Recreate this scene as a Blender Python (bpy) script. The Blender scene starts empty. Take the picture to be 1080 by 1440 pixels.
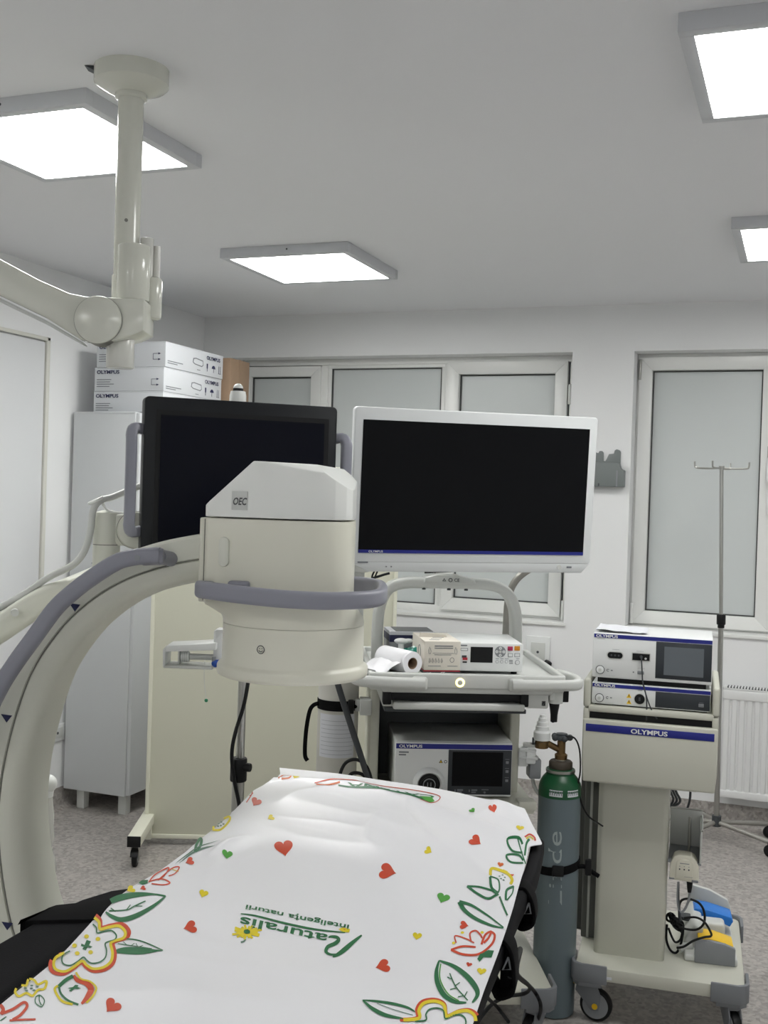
import bpy, bmesh, math, random
from mathutils import Vector, Matrix, geometry
random.seed(4)
COL = bpy.context.scene.collection
PI = math.pi

# ------------------------------------------------------------------ camera model (solved from the ceiling lamps and wall lines)
FPX = 1561.6
PITCH, ROLL, YAW = [math.radians(a) for a in (-0.69152, 1.82447, -20.8951)]
H = 1.60
FW = Vector((math.sin(YAW)*math.cos(PITCH), math.cos(YAW)*math.cos(PITCH), math.sin(PITCH)))
_r = FW.cross(Vector((0, 0, 1))).normalized(); _u = _r.cross(FW)
RT = math.cos(ROLL)*_r + math.sin(ROLL)*_u
UP = -math.sin(ROLL)*_r + math.cos(ROLL)*_u
EYE = Vector((0, 0, H))
def ray(x, y): return FW + (x-540)/FPX*RT - (y-720)/FPX*UP
def at_depth(x, y, d): return EYE + ray(x, y)*d

class Fr:                                   # an upright local frame standing on the floor
    def __init__(s, x, y, deg, z=0.0):
        s.M = Matrix.Translation((x, y, z)) @ Matrix.Rotation(math.radians(deg), 4, 'Z')
        s.I = s.M.inverted(); s.loc = (x, y, z); s.rz = math.radians(deg)
    def pl(s, ax, v, x, y):                 # measured picture point on the local plane axis = v
        o = s.I @ EYE; d = s.I.to_3x3() @ ray(x, y)
        return o + d*((v-o[ax])/d[ax])
    def Y(s, v, x, y): return s.pl(1, v, x, y)
    def X(s, v, x, y): return s.pl(0, v, x, y)
    def Z(s, v, x, y): return s.pl(2, v, x, y)
    def D(s, x, y, d): return s.I @ at_depth(x, y, d)
WORLD = Fr(0, 0, 0)

# ------------------------------------------------------------------ materials
def lin(c): return tuple(((v/255)/12.92 if v/255 <= .04045 else (((v/255)+.055)/1.055)**2.4) for v in c)
MATS = {}
def mat(name, rgb, rough=.5, metal=0., emit=0., noise=0., nscale=40., bump=0., bscale=200., spec=.5, coat=0., alpha=1., trans=0.):
    if name in MATS: return MATS[name]
    m = bpy.data.materials.new(name); m.use_nodes = True
    nt = m.node_tree; b = nt.nodes['Principled BSDF']; c = lin(rgb) + (1,)
    b.inputs['Base Color'].default_value = c; b.inputs['Roughness'].default_value = rough
    b.inputs['Metallic'].default_value = metal; b.inputs['Specular IOR Level'].default_value = spec
    b.inputs['Coat Weight'].default_value = coat; b.inputs['Coat Roughness'].default_value = .1
    b.inputs['Alpha'].default_value = alpha; b.inputs['Transmission Weight'].default_value = trans
    if emit:
        b.inputs['Emission Color'].default_value = c; b.inputs['Emission Strength'].default_value = emit
    tc = nt.nodes.new('ShaderNodeTexCoord')
    if noise:
        n = nt.nodes.new('ShaderNodeTexNoise'); n.inputs['Scale'].default_value = nscale; n.inputs['Detail'].default_value = 4
        nt.links.new(tc.outputs['Object'], n.inputs['Vector'])
        r = nt.nodes.new('ShaderNodeMix'); r.data_type = 'RGBA'
        r.inputs['A'].default_value = tuple(v*(1-noise) for v in c[:3])+(1,); r.inputs['B'].default_value = tuple(min(1, v*(1+noise)) for v in c[:3])+(1,)
        nt.links.new(n.outputs['Fac'], r.inputs['Factor']); nt.links.new(r.outputs['Result'], b.inputs['Base Color'])
    if bump:
        n = nt.nodes.new('ShaderNodeTexNoise'); n.inputs['Scale'].default_value = bscale; n.inputs['Detail'].default_value = 3
        nt.links.new(tc.outputs['Object'], n.inputs['Vector'])
        bp = nt.nodes.new('ShaderNodeBump'); bp.inputs['Strength'].default_value = bump; bp.inputs['Distance'].default_value = .002
        nt.links.new(n.outputs['Fac'], bp.inputs['Height']); nt.links.new(bp.outputs['Normal'], b.inputs['Normal'])
    MATS[name] = m
    return m

def floor_material():
    m = bpy.data.materials.new('speckled_vinyl'); m.use_nodes = True; nt = m.node_tree; b = nt.nodes['Principled BSDF']
    tc = nt.nodes.new('ShaderNodeTexCoord')
    v = nt.nodes.new('ShaderNodeTexVoronoi'); v.inputs['Scale'].default_value = 75
    n = nt.nodes.new('ShaderNodeTexNoise'); n.inputs['Scale'].default_value = 45; n.inputs['Detail'].default_value = 6
    nt.links.new(tc.outputs['Object'], v.inputs['Vector']); nt.links.new(tc.outputs['Object'], n.inputs['Vector'])
    r = nt.nodes.new('ShaderNodeValToRGB'); r.color_ramp.interpolation = 'LINEAR'
    e = r.color_ramp.elements
    e[0].position = .15; e[0].color = lin((126, 121, 117))+(1,); e[1].position = .85; e[1].color = lin((184, 179, 174))+(1,)
    k = r.color_ramp.elements.new(.5); k.color = lin((162, 157, 153))+(1,)
    mx = nt.nodes.new('ShaderNodeMix'); mx.data_type = 'FLOAT'; mx.inputs['Factor'].default_value = .55
    sp = nt.nodes.new('ShaderNodeSeparateColor'); nt.links.new(v.outputs['Color'], sp.inputs['Color'])
    nt.links.new(sp.outputs['Red'], mx.inputs['A']); nt.links.new(n.outputs['Fac'], mx.inputs['B'])
    nt.links.new(mx.outputs['Result'], r.inputs['Fac']); nt.links.new(r.outputs['Color'], b.inputs['Base Color'])
    b.inputs['Roughness'].default_value = .42
    MATS['floor'] = m; return m
floor_material()

M_WALL = mat('white_wall_paint', (236, 237, 238), .75, bump=.12, bscale=160)
M_CEIL = mat('ceiling_paint', (238, 239, 242), .85)
M_FLOOR = MATS['floor']
M_MON = mat('monitor_shell', (214, 217, 218), .3)
M_LAMPFR = mat('grey_lamp_frame', (205, 207, 211), .5)
M_LIGHT = mat('lamp_diffuser', (255, 255, 252), .5, emit=11.0)
M_PVC = mat('window_pvc', (233, 234, 232), .3)
M_GASKET = mat('window_gasket', (70, 72, 72), .6)
M_GLASS = mat('frosted_pane', (205, 210, 210), .32, noise=.02, nscale=3)
M_CARM = mat('ivory_enamel', (218, 219, 208), .33)
M_PEND = mat('glossy_ivory', (216, 217, 207), .16)
M_CARMC = mat('cream_enamel', (221, 220, 206), .36)
M_CAP = mat('white_cap_enamel', (238, 240, 237), .3)
M_GREYRAIL = mat('grey_rubber_grip', (138, 139, 150), .42)
M_SEAM = mat('dark_seam', (128, 128, 122), .7)
M_NAVY = mat('navy_print', (30, 36, 78), .5)
M_BLUE = mat('blue_stripe', (24, 34, 128), .4)
M_WHITEP = mat('white_plastic', (229, 231, 231), .3)
M_LGREY = mat('light_grey_plastic', (205, 207, 204), .38)
M_BADGE = mat('badge_print', (80, 82, 84), .5)
M_MGREY = mat('mid_grey_plastic', (136, 139, 143), .45)
M_DGREY = mat('dark_grey_plastic', (62, 66, 70), .45)
M_BLACK = mat('black_plastic', (15, 16, 18), .5, spec=.3)
M_BLACKM = mat('black_bezel', (19, 22, 26), .45, spec=.3)
M_SCREEN = mat('screen_glass', (5, 6, 9), .3, spec=.16)
M_SCREENB = mat('screen_panel_bluish', (5, 7, 20), .35, spec=.16)
M_GREYSCR = mat('touch_screen_grey', (98, 104, 110), .25)
M_PANELGR = mat('graphite_panel', (44, 49, 55), .35)
M_CUSH = mat('black_upholstery', (17, 17, 20), .8, bump=.15, bscale=300, spec=.15)
M_STRAP = mat('black_webbing', (11, 11, 13), .85, spec=.15)
M_SHEET = mat('white_printed_paper', (242, 242, 246), .34, bump=.05, bscale=12)
M_RED = mat('print_red', (204, 62, 14), .42)
M_ORANGE = mat('print_orange', (214, 104, 36), .42)
M_YEL = mat('print_yellow', (226, 206, 8), .42)
M_GRN = mat('print_green', (6, 104, 56), .42)
M_LGRN = mat('print_light_green', (72, 160, 52), .42)
M_GREYG = mat('print_grey_green', (96, 128, 112), .42)
M_STEEL = mat('brushed_steel', (176, 176, 172), .32, metal=1.)
M_STEELD = mat('dull_steel_paint', (160, 158, 152), .4, metal=.6)
M_PANEL = mat('cream_panel', (206, 206, 189), .5)
M_PANELFR = mat('cream_frame', (222, 222, 206), .4)
M_CAB = mat('grey_cabinet_steel', (207, 210, 212), .42)
M_BOX = mat('white_carton', (214, 217, 221), .6)
M_CARD = mat('brown_cardboard', (152, 128, 106), .85, noise=.06)
M_CYLG = mat('grey_cylinder_paint', (97, 110, 116), .4, noise=.05, nscale=8)
M_CHALK = mat('faded_lettering', (158, 168, 168), .7)
M_CYLGR = mat('green_cylinder_paint', (14, 78, 44), .38)
M_CYLW = mat('pale_cylinder_paint', (198, 197, 190), .45, noise=.14, nscale=9)
M_LABEL = mat('paper_label', (214, 216, 222), .6)
M_BRASS = mat('brass', (122, 98, 66), .45, metal=.85)
M_TAN = mat('dark_brown_cap', (66, 58, 48), .6)
M_TROLLEY = mat('trolley_enamel', (200, 200, 188), .4)
M_TROLLEYD = mat('trolley_bumper', (122, 125, 130), .5)
M_POST = mat('post_grey', (112, 113, 110), .5)
M_GLOVE = mat('glove_carton', (222, 216, 205), .65)
M_TEAL = mat('teal_film', (40, 150, 132), .25)
M_YELP = mat('yellow_pedal', (240, 196, 18), .4)
M_BLUEP = mat('blue_pedal', (32, 122, 214), .4)
M_BLUEK = mat('blue_knob', (18, 70, 160), .35)
M_GREENB = mat('green_bead', (40, 140, 96), .4)
M_GREYHOOK = mat('grey_rack_plastic', (118, 124, 124), .45)
M_RAD = mat('radiator_enamel', (228, 229, 229), .35)
M_MAGENTA = mat('magenta_key', (178, 44, 92), .4)
M_OKEY = mat('orange_key', (214, 142, 40), .4)
M_RING = mat('lit_ring', (255, 232, 140), .4, emit=2.2)
M_REDLINE = mat('red_line', (176, 40, 56), .5)
M_FILM = mat('clear_film', (214, 214, 208), .2)
M_PRINT = mat('faint_print', (168, 171, 178), .6)
M_TEXTG = mat('grey_print', (116, 120, 126), .6)
M_CREAMB = mat('receiver_cream', (220, 217, 202), .4)
M_DOOR = mat('white_door_laminate', (222, 224, 226), .45)
M_DOORFR = mat('door_frame_ivory', (214, 214, 206), .45)

# ------------------------------------------------------------------ mesh builder
_tx = {}
def text_geo(s, bold):
    k = (s, bold)
    if k in _tx: return _tx[k]
    cu = bpy.data.curves.new('lettering', 'FONT'); cu.body = s; cu.size = 1.0; cu.offset = bold
    cu.resolution_u = 3
    ob = bpy.data.objects.new('lettering', cu)
    me = bpy.data.meshes.new_from_object(ob)
    vs = [v.co.copy() for v in me.vertices]; fs = [tuple(p.vertices) for p in me.polygons]
    bpy.data.objects.remove(ob); bpy.data.curves.remove(cu); bpy.data.meshes.remove(me)
    _tx[k] = (vs, fs); return _tx[k]

def catmull(P, n=6, closed=False):
    P = [Vector(p) for p in P]; out = []; N = len(P)
    rng = range(N) if closed else range(N-1)
    for i in rng:
        if closed: a, b, c, d = P[(i-1) % N], P[i], P[(i+1) % N], P[(i+2) % N]
        else: a, b, c, d = P[max(i-1, 0)], P[i], P[i+1], P[min(i+2, N-1)]
        for k in range(n):
            t = k/n
            out.append(.5*((2*b)+(c-a)*t+(2*a-5*b+4*c-d)*t*t+(3*b-a-3*c+d)*t**3))
    if not closed: out.append(P[-1].copy())
    return out

class MB:
    def __init__(s): s.bm = bmesh.new(); s.mats = []; s.snap = True
    def mi(s, m):
        if m not in s.mats: s.mats.append(m)
        return s.mats.index(m)
    def _app(s, tb, m, M=None):
        i = s.mi(m)
        if M is not None: bmesh.ops.transform(tb, matrix=M, verts=tb.verts)
        for f in tb.faces: f.material_index = i
        me = bpy.data.meshes.new('t'); tb.to_mesh(me); tb.free()
        s.bm.from_mesh(me); bpy.data.meshes.remove(me); return s
    def raw(s, m, vs, fs, M=None):
        i = s.mi(m); V = [s.bm.verts.new((M @ Vector(v)) if M is not None else v) for v in vs]
        for f in fs:
            try: q = s.bm.faces.new([V[k] for k in f]); q.material_index = i
            except ValueError: pass
        return s
    def box(s, m, x0, x1, y0, y1, z0, z1, bev=.002, seg=2, M=None):
        tb = bmesh.new(); bmesh.ops.create_cube(tb, size=1)
        bmesh.ops.transform(tb, matrix=Matrix.Translation(((x0+x1)/2, (y0+y1)/2, (z0+z1)/2)) @ Matrix.Diagonal((abs(x1-x0), abs(y1-y0), abs(z1-z0), 1)), verts=tb.verts)
        if bev: bmesh.ops.bevel(tb, geom=tb.edges[:], offset=min(bev, .49*min(abs(x1-x0), abs(y1-y0), abs(z1-z0))), segments=seg, affect='EDGES', profile=.5)
        return s._app(tb, m, M)
    def lathe(s, m, prof, M=None, n=40, caps=True):
        tb = bmesh.new(); rings = []
        for r, z in prof:
            rings.append([tb.verts.new((r*math.cos(2*PI*k/n), r*math.sin(2*PI*k/n), z)) for k in range(n)] if r > 1e-6 else [tb.verts.new((0, 0, z))])
        for a, b in zip(rings, rings[1:]):
            for k in range(n):
                q = [a[k % len(a)], a[(k+1) % n % len(a)], b[(k+1) % n % len(b)], b[k % len(b)]]
                q = [v for j, v in enumerate(q) if v not in q[:j]]
                if len(q) > 2: tb.faces.new(q)
        if caps:
            for g in (rings[0], rings[-1]):
                if len(g) > 2: tb.faces.new(g)
        bmesh.ops.recalc_face_normals(tb, faces=tb.faces)
        return s._app(tb, m, M)
    def cyl(s, m, p0, p1, r0, r1=None, n=28, bev=0.):
        p0, p1 = Vector(p0), Vector(p1); d = p1-p0; L = d.length; r1 = r0 if r1 is None else r1
        M = Matrix.Translation(p0) @ d.to_track_quat('Z', 'Y').to_matrix().to_4x4()
        b = min(bev, L*.4, r0*.6, r1*.6)
        prof = [(r0, 0), (r1, L)] if not b else [(r0-b, 0), (r0-b*.3, b*.3), (r0, b), (r1, L-b), (r1-b*.3, L-b*.3), (r1-b, L)]
        return s.lathe(m, prof, M, n)
    def ball(s, m, c, r, sc=(1, 1, 1), n=20):
        prof = [(r*math.sin(PI*k/12), -r*math.cos(PI*k/12)) for k in range(13)]; prof[0] = (0, -r); prof[-1] = (0, r)
        return s.lathe(m, prof, Matrix.Translation(c) @ Matrix.Diagonal((*sc, 1)), n)
    def sweep(s, m, pts, prof, up=(0, 0, 1), closed=False, scales=None, caps=True):
        P = [Vector(p) for p in pts]; N = len(P); tb = bmesh.new(); rings = []; up = Vector(up)
        prev = None
        for i in range(N):
            t = (P[(i+1) % N]-P[i-1]) if closed else (P[min(i+1, N-1)]-P[max(i-1, 0)])
            t.normalize()
            if prev is None: a = up.cross(t)
            else: a = prev - t*prev.dot(t)
            if up.length > .5 and abs(up.dot(t)) < .98 and scales != 'pt': a = up.cross(t)
            if a.length < 1e-5: a = Vector((1, 0, 0)).cross(t)
            a.normalize(); b = t.cross(a); prev = a
            sc = scales[i] if isinstance(scales, list) else 1
            rings.append([tb.verts.new(P[i]+a*(q[0]*sc)+b*(q[1]*sc)) for q in prof])
        K = len(prof)
        for i in range(N if closed else N-1):
            r, q = rings[i], rings[(i+1) % N]
            for k in range(K): tb.faces.new([r[k], r[(k+1) % K], q[(k+1) % K], q[k]])
        if caps and not closed: tb.faces.new(rings[0][::-1]); tb.faces.new(rings[-1])
        bmesh.ops.recalc_face_normals(tb, faces=tb.faces)
        return s._app(tb, m)
    def tube(s, m, pts, r, n=10, smooth=0, closed=False, scales=None):
        if smooth: pts = catmull(pts, smooth, closed)
        P = [Vector(p) for p in pts]; N = len(P); tb = bmesh.new(); rings = []; prev = None
        for i in range(N):
            t = (P[(i+1) % N]-P[i-1]) if closed else (P[min(i+1, N-1)]-P[max(i-1, 0)])
            if t.length < 1e-9: t = Vector((0, 0, 1))
            t.normalize()
            a = t.orthogonal() if prev is None else prev - t*prev.dot(t)
            if a.length < 1e-6: a = t.orthogonal()
            a.normalize(); b = t.cross(a); prev = a; rr = r*(scales[i] if scales else 1)
            rings.append([tb.verts.new(P[i]+a*rr*math.cos(2*PI*k/n)+b*rr*math.sin(2*PI*k/n)) for k in range(n)])
        for i in range(N if closed else N-1):
            q0, q1 = rings[i], rings[(i+1) % N]
            for k in range(n): tb.faces.new([q0[k], q0[(k+1) % n], q1[(k+1) % n], q1[k]])
        if not closed: tb.faces.new(rings[0][::-1]); tb.faces.new(rings[-1])
        bmesh.ops.recalc_face_normals(tb, faces=tb.faces)
        return s._app(tb, m)
    def prism(s, m, poly, plane, d0, d1, bev=0., seg=2, M=None):
        tb = bmesh.new()
        f = {'xz': lambda a, b, d: (a, d, b), 'xy': lambda a, b, d: (a, b, d), 'yz': lambda a, b, d: (d, a, b)}[plane]
        A = [tb.verts.new(f(a, b, d0)) for a, b in poly]; B = [tb.verts.new(f(a, b, d1)) for a, b in poly]; n = len(poly)
        tb.faces.new(A); tb.faces.new(B[::-1])
        for k in range(n): tb.faces.new([A[k], B[k], B[(k+1) % n], A[(k+1) % n]])
        bmesh.ops.recalc_face_normals(tb, faces=tb.faces)
        if bev: bmesh.ops.bevel(tb, geom=[e for e in tb.edges if e.calc_face_angle(0) > .5], offset=bev, segments=seg, affect='EDGES', profile=.5, clamp_overlap=True)
        return s._app(tb, m, M)
    def text(s, m, body, h, M, align='l', bold=.012, th=.0006, sx=1.0):
        vs, fs = text_geo(body, bold)
        if not vs: return s
        x0 = min(v.x for v in vs); x1 = max(v.x for v in vs); k = h/.70
        dx = {'l': -x0, 'c': -(x0+x1)/2, 'r': -x1}[align]
        return s.raw(m, [M @ Vector(((v.x+dx)*k*sx, v.y*k, th)) for v in vs], fs)
    def front_text(s, m, body, h, p, align='l', bold=.012, sx=1.0, tilt=0.):   # on a face that looks along -y
        M = Matrix.Translation(p) @ Matrix.Rotation(PI/2, 4, 'X') @ Matrix.Rotation(tilt, 4, 'Z')
        return s.text(m, body, h, M, align, bold, sx=sx)
    def frect(s, m, F, yv, x0, y0, x1, y1, th=.001, bev=0., sink=.001):           # thin plate on the face y = yv between two picture corners
        a = F.Y(yv, x0, y0); b = F.Y(yv, x1, y1)
        return s.box(m, min(a.x, b.x), max(a.x, b.x), yv-th, yv+sink, min(a.z, b.z), max(a.z, b.z), bev)
    def build(s, name, parent=None, angle=40, loc=None, rz=0.):
        me = bpy.data.meshes.new(name)
        bmesh.ops.remove_doubles(s.bm, verts=[], dist=1e-6)
        s.bm.to_mesh(me); s.bm.free()
        for m in s.mats: me.materials.append(m)
        for p in me.polygons: p.use_smooth = True
        me.set_sharp_from_angle(angle=math.radians(angle))
        ob = bpy.data.objects.new(name, me); COL.objects.link(ob)
        if parent is not None: ob.parent = parent
        if loc is not None: ob.location = loc; ob.rotation_euler.z = rz
        return ob

def rrect(w, h, r, n=4):
    out = []
    for cx, cy, a0 in ((w/2-r, h/2-r, 0), (-w/2+r, h/2-r, 90), (-w/2+r, -h/2+r, 180), (w/2-r, -h/2+r, 270)):
        for k in range(n+1):
            a = math.radians(a0+90*k/n); out.append((cx+r*math.cos(a), cy+r*math.sin(a)))
    return out

def thing(name, label, cat, F=None, loc=None, rz=None, group=None):
    o = bpy.data.objects.new(name, None); COL.objects.link(o); o.empty_display_size = .1
    o.location = F.loc if F else loc; o.rotation_euler.z = (F.rz if F else 0) if rz is None else rz
    o['label'] = label; o['category'] = cat
    if group: o['group'] = group
    return o
def tag(o, label, cat, group=None):
    o['label'] = label; o['category'] = cat
    if group: o['group'] = group
    return o
def struct(o): o['kind'] = 'structure'; return o
def copy_tree(o, parent=None):
    c = o.copy(); COL.objects.link(c)
    if parent is not None: c.parent = parent
    for ch in list(o.children): copy_tree(ch, c)
    return c

# ================================================================== ROOM
XL, XR, YB, YR, ZC = -3.454, 1.65, 5.90, -1.70, 2.66
WIN1 = (-3.30, -1.204, .965, 2.414); WIN2 = (-.878, .95, .968, 2.414)
b = MB(); b.box(M_FLOOR, XL-.2, XR+.2, YR-.2, YB+.3, -.1, 0, 0); struct(b.build('floor'))
b = MB(); b.box(M_CEIL, XL-.2, XR+.2, YR-.2, YB+.3, ZC, ZC+.1, 0); struct(b.build('ceiling'))
b = MB(); b.box(M_WALL, XL-.2, XL, YR-.2, YB+.3, 0, ZC, 0); struct(b.build('wall_left'))
b = MB(); b.box(M_WALL, XR, XR+.2, YR-.2, YB+.3, 0, ZC, 0); struct(b.build('wall_right'))
b = MB(); b.box(M_WALL, XL, XR, YR-.2, YR, 0, ZC, 0); struct(b.build('wall_rear'))
b = MB()
b.box(M_WALL, XL, XR, YB, YB+.3, 0, WIN1[2], 0); b.box(M_WALL, XL, XR, YB, YB+.3, WIN1[3], ZC, 0)
for x0, x1 in ((XL, WIN1[0]), (WIN1[1], WIN2[0]), (WIN2[1], XR)): b.box(M_WALL, x0, x1, YB, YB+.3, WIN1[2], WIN1[3], 0)
struct(b.build('wall_back'))
# coved vinyl skirting
cove = [(0, 0), (.035, 0), (.022, .006), (.012, .016), (.006, .03), (.004, .105), (0, .105)]
b = MB(); b.prism(M_FLOOR, [(YB-q, z) for q, z in cove], 'yz', XL, XR); struct(b.build('baseboard_back'))
b = MB(); b.prism(M_FLOOR, [(XL+q, z) for q, z in cove], 'xz', 4.43, YB); b.prism(M_FLOOR, [(XL+q, z) for q, z in cove], 'xz', YR, 3.30); struct(b.build('baseboard_left'))
b = MB(); b.prism(M_FLOOR, [(XR-q, z) for q, z in cove], 'xz', YR, YB); struct(b.build('baseboard_right'))

def window(n, op, panes, yf=YB+.13):
    """panes: (glass x0, x1, z0, z1, sash margin or 0)"""
    x0, x1, z0, z1 = op
    fr = MB(); t = .055
    y0, y1 = yf, yf+.07
    fr.box(M_PVC, x0, x1, y0, y1, z0, z0+.035, .003); fr.box(M_PVC, x0, x1, y0, y1, z1-.035, z1, .003)
    fr.box(M_PVC, x0, x0+.035, y0, y1, z0+.035, z1-.035, .003); fr.box(M_PVC, x1-.035, x1, y0, y1, z0+.035, z1-.035, .003)
    for a, c in zip(panes, panes[1:]): fr.box(M_PVC, a[1]+a[4], c[0]-c[4], y0, y1, z0+.035, z1-.035, .003)
    for p in panes:                                       # fixed panes: fill to the frame
        if p[4] < .05:
            fr.box(M_PVC, p[0]-p[4], p[1]+p[4], y0+.01, y1, z0+.03, p[2], .002); fr.box(M_PVC, p[0]-p[4], p[1]+p[4], y0+.01, y1, p[3], z1-.03, .002)
            fr.box(M_PVC, p[0]-p[4], p[0], y0+.01, y1, p[2], p[3], .002); fr.box(M_PVC, p[1], p[1]+p[4], y0+.01, y1, p[2], p[3], .002)
    root = struct(fr.build('window_%d' % n))
    for p in panes:
        g0, g1, h0, h1, mgn = p
        if mgn >= .05:
            sb = MB(); q = mgn; ya = y0-.018
            A = [(g0-q, h0-q), (g1+q, h0-q), (g1+q, h1+q), (g0-q, h1+q)]; G = [(g0, h0), (g1, h0), (g1, h1), (g0, h1)]
            for k in range(4):                            # mitred sash bars
                sb.prism(M_PVC, [A[k], A[(k+1) % 4], G[(k+1) % 4], G[k]], 'xz', ya, y1, .002)
            sb.build('sash', root)
        gb = MB(); e = .007
        for bx in ((g0, g1, h0, h0+e), (g0, g1, h1-e, h1), (g0, g0+e, h0+e, h1-e), (g1-e, g1, h0+e, h1-e)):
            gb.box(M_GASKET, bx[0], bx[1], y0+.014, y1, bx[2], bx[3], 0)
        gb.build('gasket', root)
        pb = MB(); pb.box(M_GLASS, g0, g1, y0+.026, y0+.034, h0, h1, 0); pb.build('pane', root)
    sl = MB(); sl.box(M_PVC, x0-.01, x1+.01, YB-.012, yf+.01, z0-.018, z0+.001, .003); sl.build('window_sill', root)
    return root
w1 = window(1, WIN1, [(-3.19, -2.787, 1.05, 2.313, .06), (-2.664, -1.979, 1.003, 2.36, .02), (-1.869, -1.318, 1.05, 2.316, .068)])
w2 = window(2, WIN2, [(-.797, -.238, 1.048, 2.326, .068), (-.08, .80, 1.048, 2.326, .068)])
def hinge(root, x, z, cap):
    h = MB(); h.cyl(cap, (x, YB+.115, z-.055), (x, YB+.115, z+.055), .009, n=14, bev=.003); h.build('hinge', root)
hinge(w1, -1.235, 2.20, M_PVC); hinge(w1, -1.235, 1.02, M_PVC)
hinge(w2, -.862, 2.33, M_STEEL); hinge(w2, -.862, 1.03, M_PVC)
h = MB(); h.box(M_STEEL, -.205, -.175, YB+.08, YB+.115, 1.86, 1.93, .004); h.tube(M_WHITEP, [(-.19, YB+.09, 1.87), (-.195, YB+.06, 1.85), (-.195, YB+.055, 1.76), (-.18, YB+.06, 1.73)], .011, smooth=4)
h.build('handle', w2)
h = MB(); h.box(M_WHITEP, -.20, -.12, YB+.075, YB+.113, 1.58, 1.71, .006); h.build('blind_bracket', w2)

# door in the left wall
d = MB(); d.box(M_DOOR, XL-.01, XL+.012, 3.36, 4.394, 0, 2.298, .002); door = struct(d.build('door_1'))
d = MB()
for y0, y1, z0, z1 in ((4.398, 4.422, 0, 2.322), (3.30, 3.355, 0, 2.322), (3.30, 4.422, 2.304, 2.322)): d.box(M_DOORFR, XL, XL+.022, y0, y1, z0, z1, .003)
d.build('door_frame', door)
d = MB(); d.box(M_STEEL, XL+.012, XL+.02, 3.42, 3.46, .95, 1.15, .004); d.tube(M_STEEL, [(XL+.02, 3.44, 1.06), (XL+.06, 3.44, 1.06), (XL+.065, 3.46, 1.06), (XL+.065, 3.56, 1.06)], .009, smooth=3); d.build('door_handle', door)

# ------------------------------------------------------------------ ceiling lamps
def lamp(cx, cy, label):
    r = thing('ceiling_light', label, 'ceiling light', loc=(cx, cy, ZC), group='square ceiling panel lights')
    f = MB(); o, i = .300, .268
    for bx in ((-o, o, -o, -i), (-o, o, i, o), (-o, -i, -i, i), (i, o, -i, i)): f.box(M_LAMPFR, *bx, -.042, 0, .001)
    f.cyl(M_DGREY, (0.02, -o-.001, -.018), (0.02, -o+.004, -.018), .004, n=10)
    f.build('frame', r)
    g = MB(); g.box(M_LIGHT, -i, i, -i, i, -.0405, -.03, 0); g.build('diffuser', r)
    return r
lamp(-2.117, 2.757, 'lit square ceiling panel behind the ivory pendant column')
lamp(-2.117, 4.540, 'lit square ceiling panel farthest from the camera, above the monitors')
lamp(.004, 2.745, 'lit square ceiling panel cut by the top right edge of the photo')
lamp(.004, 4.510, 'lit square ceiling panel above the right window, half out of frame')
lamp(-2.117, -.80, 'added square fill light behind the camera on the left, out of view')  # added unseen row of two, put in to light the front faces
lamp(.004, -.80, 'added square fill light behind the camera on the right, out of view')  # other half of the added pair, brightens faces turned to the camera

# ------------------------------------------------------------------ ceiling pendant
FP = Fr(-1.627, 2.385, 20.9)
pend = thing('ceiling_pendant_arm', 'ivory ceiling-mounted column with a hinged arm reaching out to the left', 'medical arm', FP, loc=None)
b = MB(); b.lathe(M_PEND, [(.095, ZC), (.095, 2.620), (.088, 2.613), (.046, 2.594), (.041, 2.594), (.041, 2.584), (.034, 2.581)], n=48); b.build('ceiling_canopy', pend)
b = MB(); b.cyl(M_PEND, (0, 0, 2.60), (0, 0, 2.0), .0325, n=36); b.cyl(M_SEAM, (.004, -.034, 2.29), (.004, -.03, 2.29), .0045, n=12); b.build('column', pend)
b = MB(); b.cyl(M_PEND, (.012, .01, 2.06), (.012, .01, 2.155), .05, n=36, bev=.003); b.build('sleeve', pend)
b = MB(); b.cyl(M_PEND, (.030, -.045, 2.082), (.030, -.045, 2.222), .041, n=36, bev=.003); b.build('sleeve', pend)
b = MB(); b.cyl(M_PEND, (.064, .015, 2.045), (.064, .015, 2.155), .027, n=28, bev=.010); b.build('sleeve', pend)
b = MB(); b.cyl(M_FILM, (.052, .0, 2.1), (.052, .0, 2.252), .017, n=20, bev=.002); b.build('cable_guide', pend)
b = MB(); b.cyl(M_FILM, (.074, .015, 2.1), (.074, .015, 2.235), .010, n=16); b.build('cable_guide', pend)
b = MB(); b.prism(M_PEND, [(-.045, 1.966), (.0, 1.976), (.04, 1.988), (.069, 2.002), (.069, 2.078), (.066, 2.081), (-.045, 2.081)], 'xz', -.092, .03, .005, 3); b.build('knuckle', pend)
b = MB(); b.prism(M_PEND, [(-.03, 2.081), (-.075, 2.083), (-.12, 2.09), (-.2, 2.122), (-.327, 2.185), (-.52, 2.265), (-.75, 2.34), (-.75, 2.25), (-.52, 2.172), (-.327, 2.093), (-.18, 2.028), (-.09, 1.975), (-.04, 1.966)], 'xz', -.088, -.03, .008, 3)
b.prism(M_LGREY, [(-.75, 2.244), (-.52, 2.166), (-.327, 2.087), (-.18, 2.022), (-.085, 1.968), (-.085, 1.962), (-.18, 2.012), (-.327, 2.077), (-.52, 2.156), (-.75, 2.234)], 'xz', -.082, -.034, .002)
b.build('arm', pend)
b = MB(); b.cyl(M_SEAM, (-.044, -.0975, 2.024), (-.044, -.03, 2.024), .0605, n=48); b.cyl(M_PEND, (-.044, -.103, 2.024), (-.044, -.04, 2.024), .0595, n=48, bev=.004); b.build('joint_cap', pend)
b = MB(); b.cyl(M_FILM, (-.002, -.03, 1.912), (-.002, -.03, 1.99), .035, n=32, bev=.002); b.build('lower_collar', pend)
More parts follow.
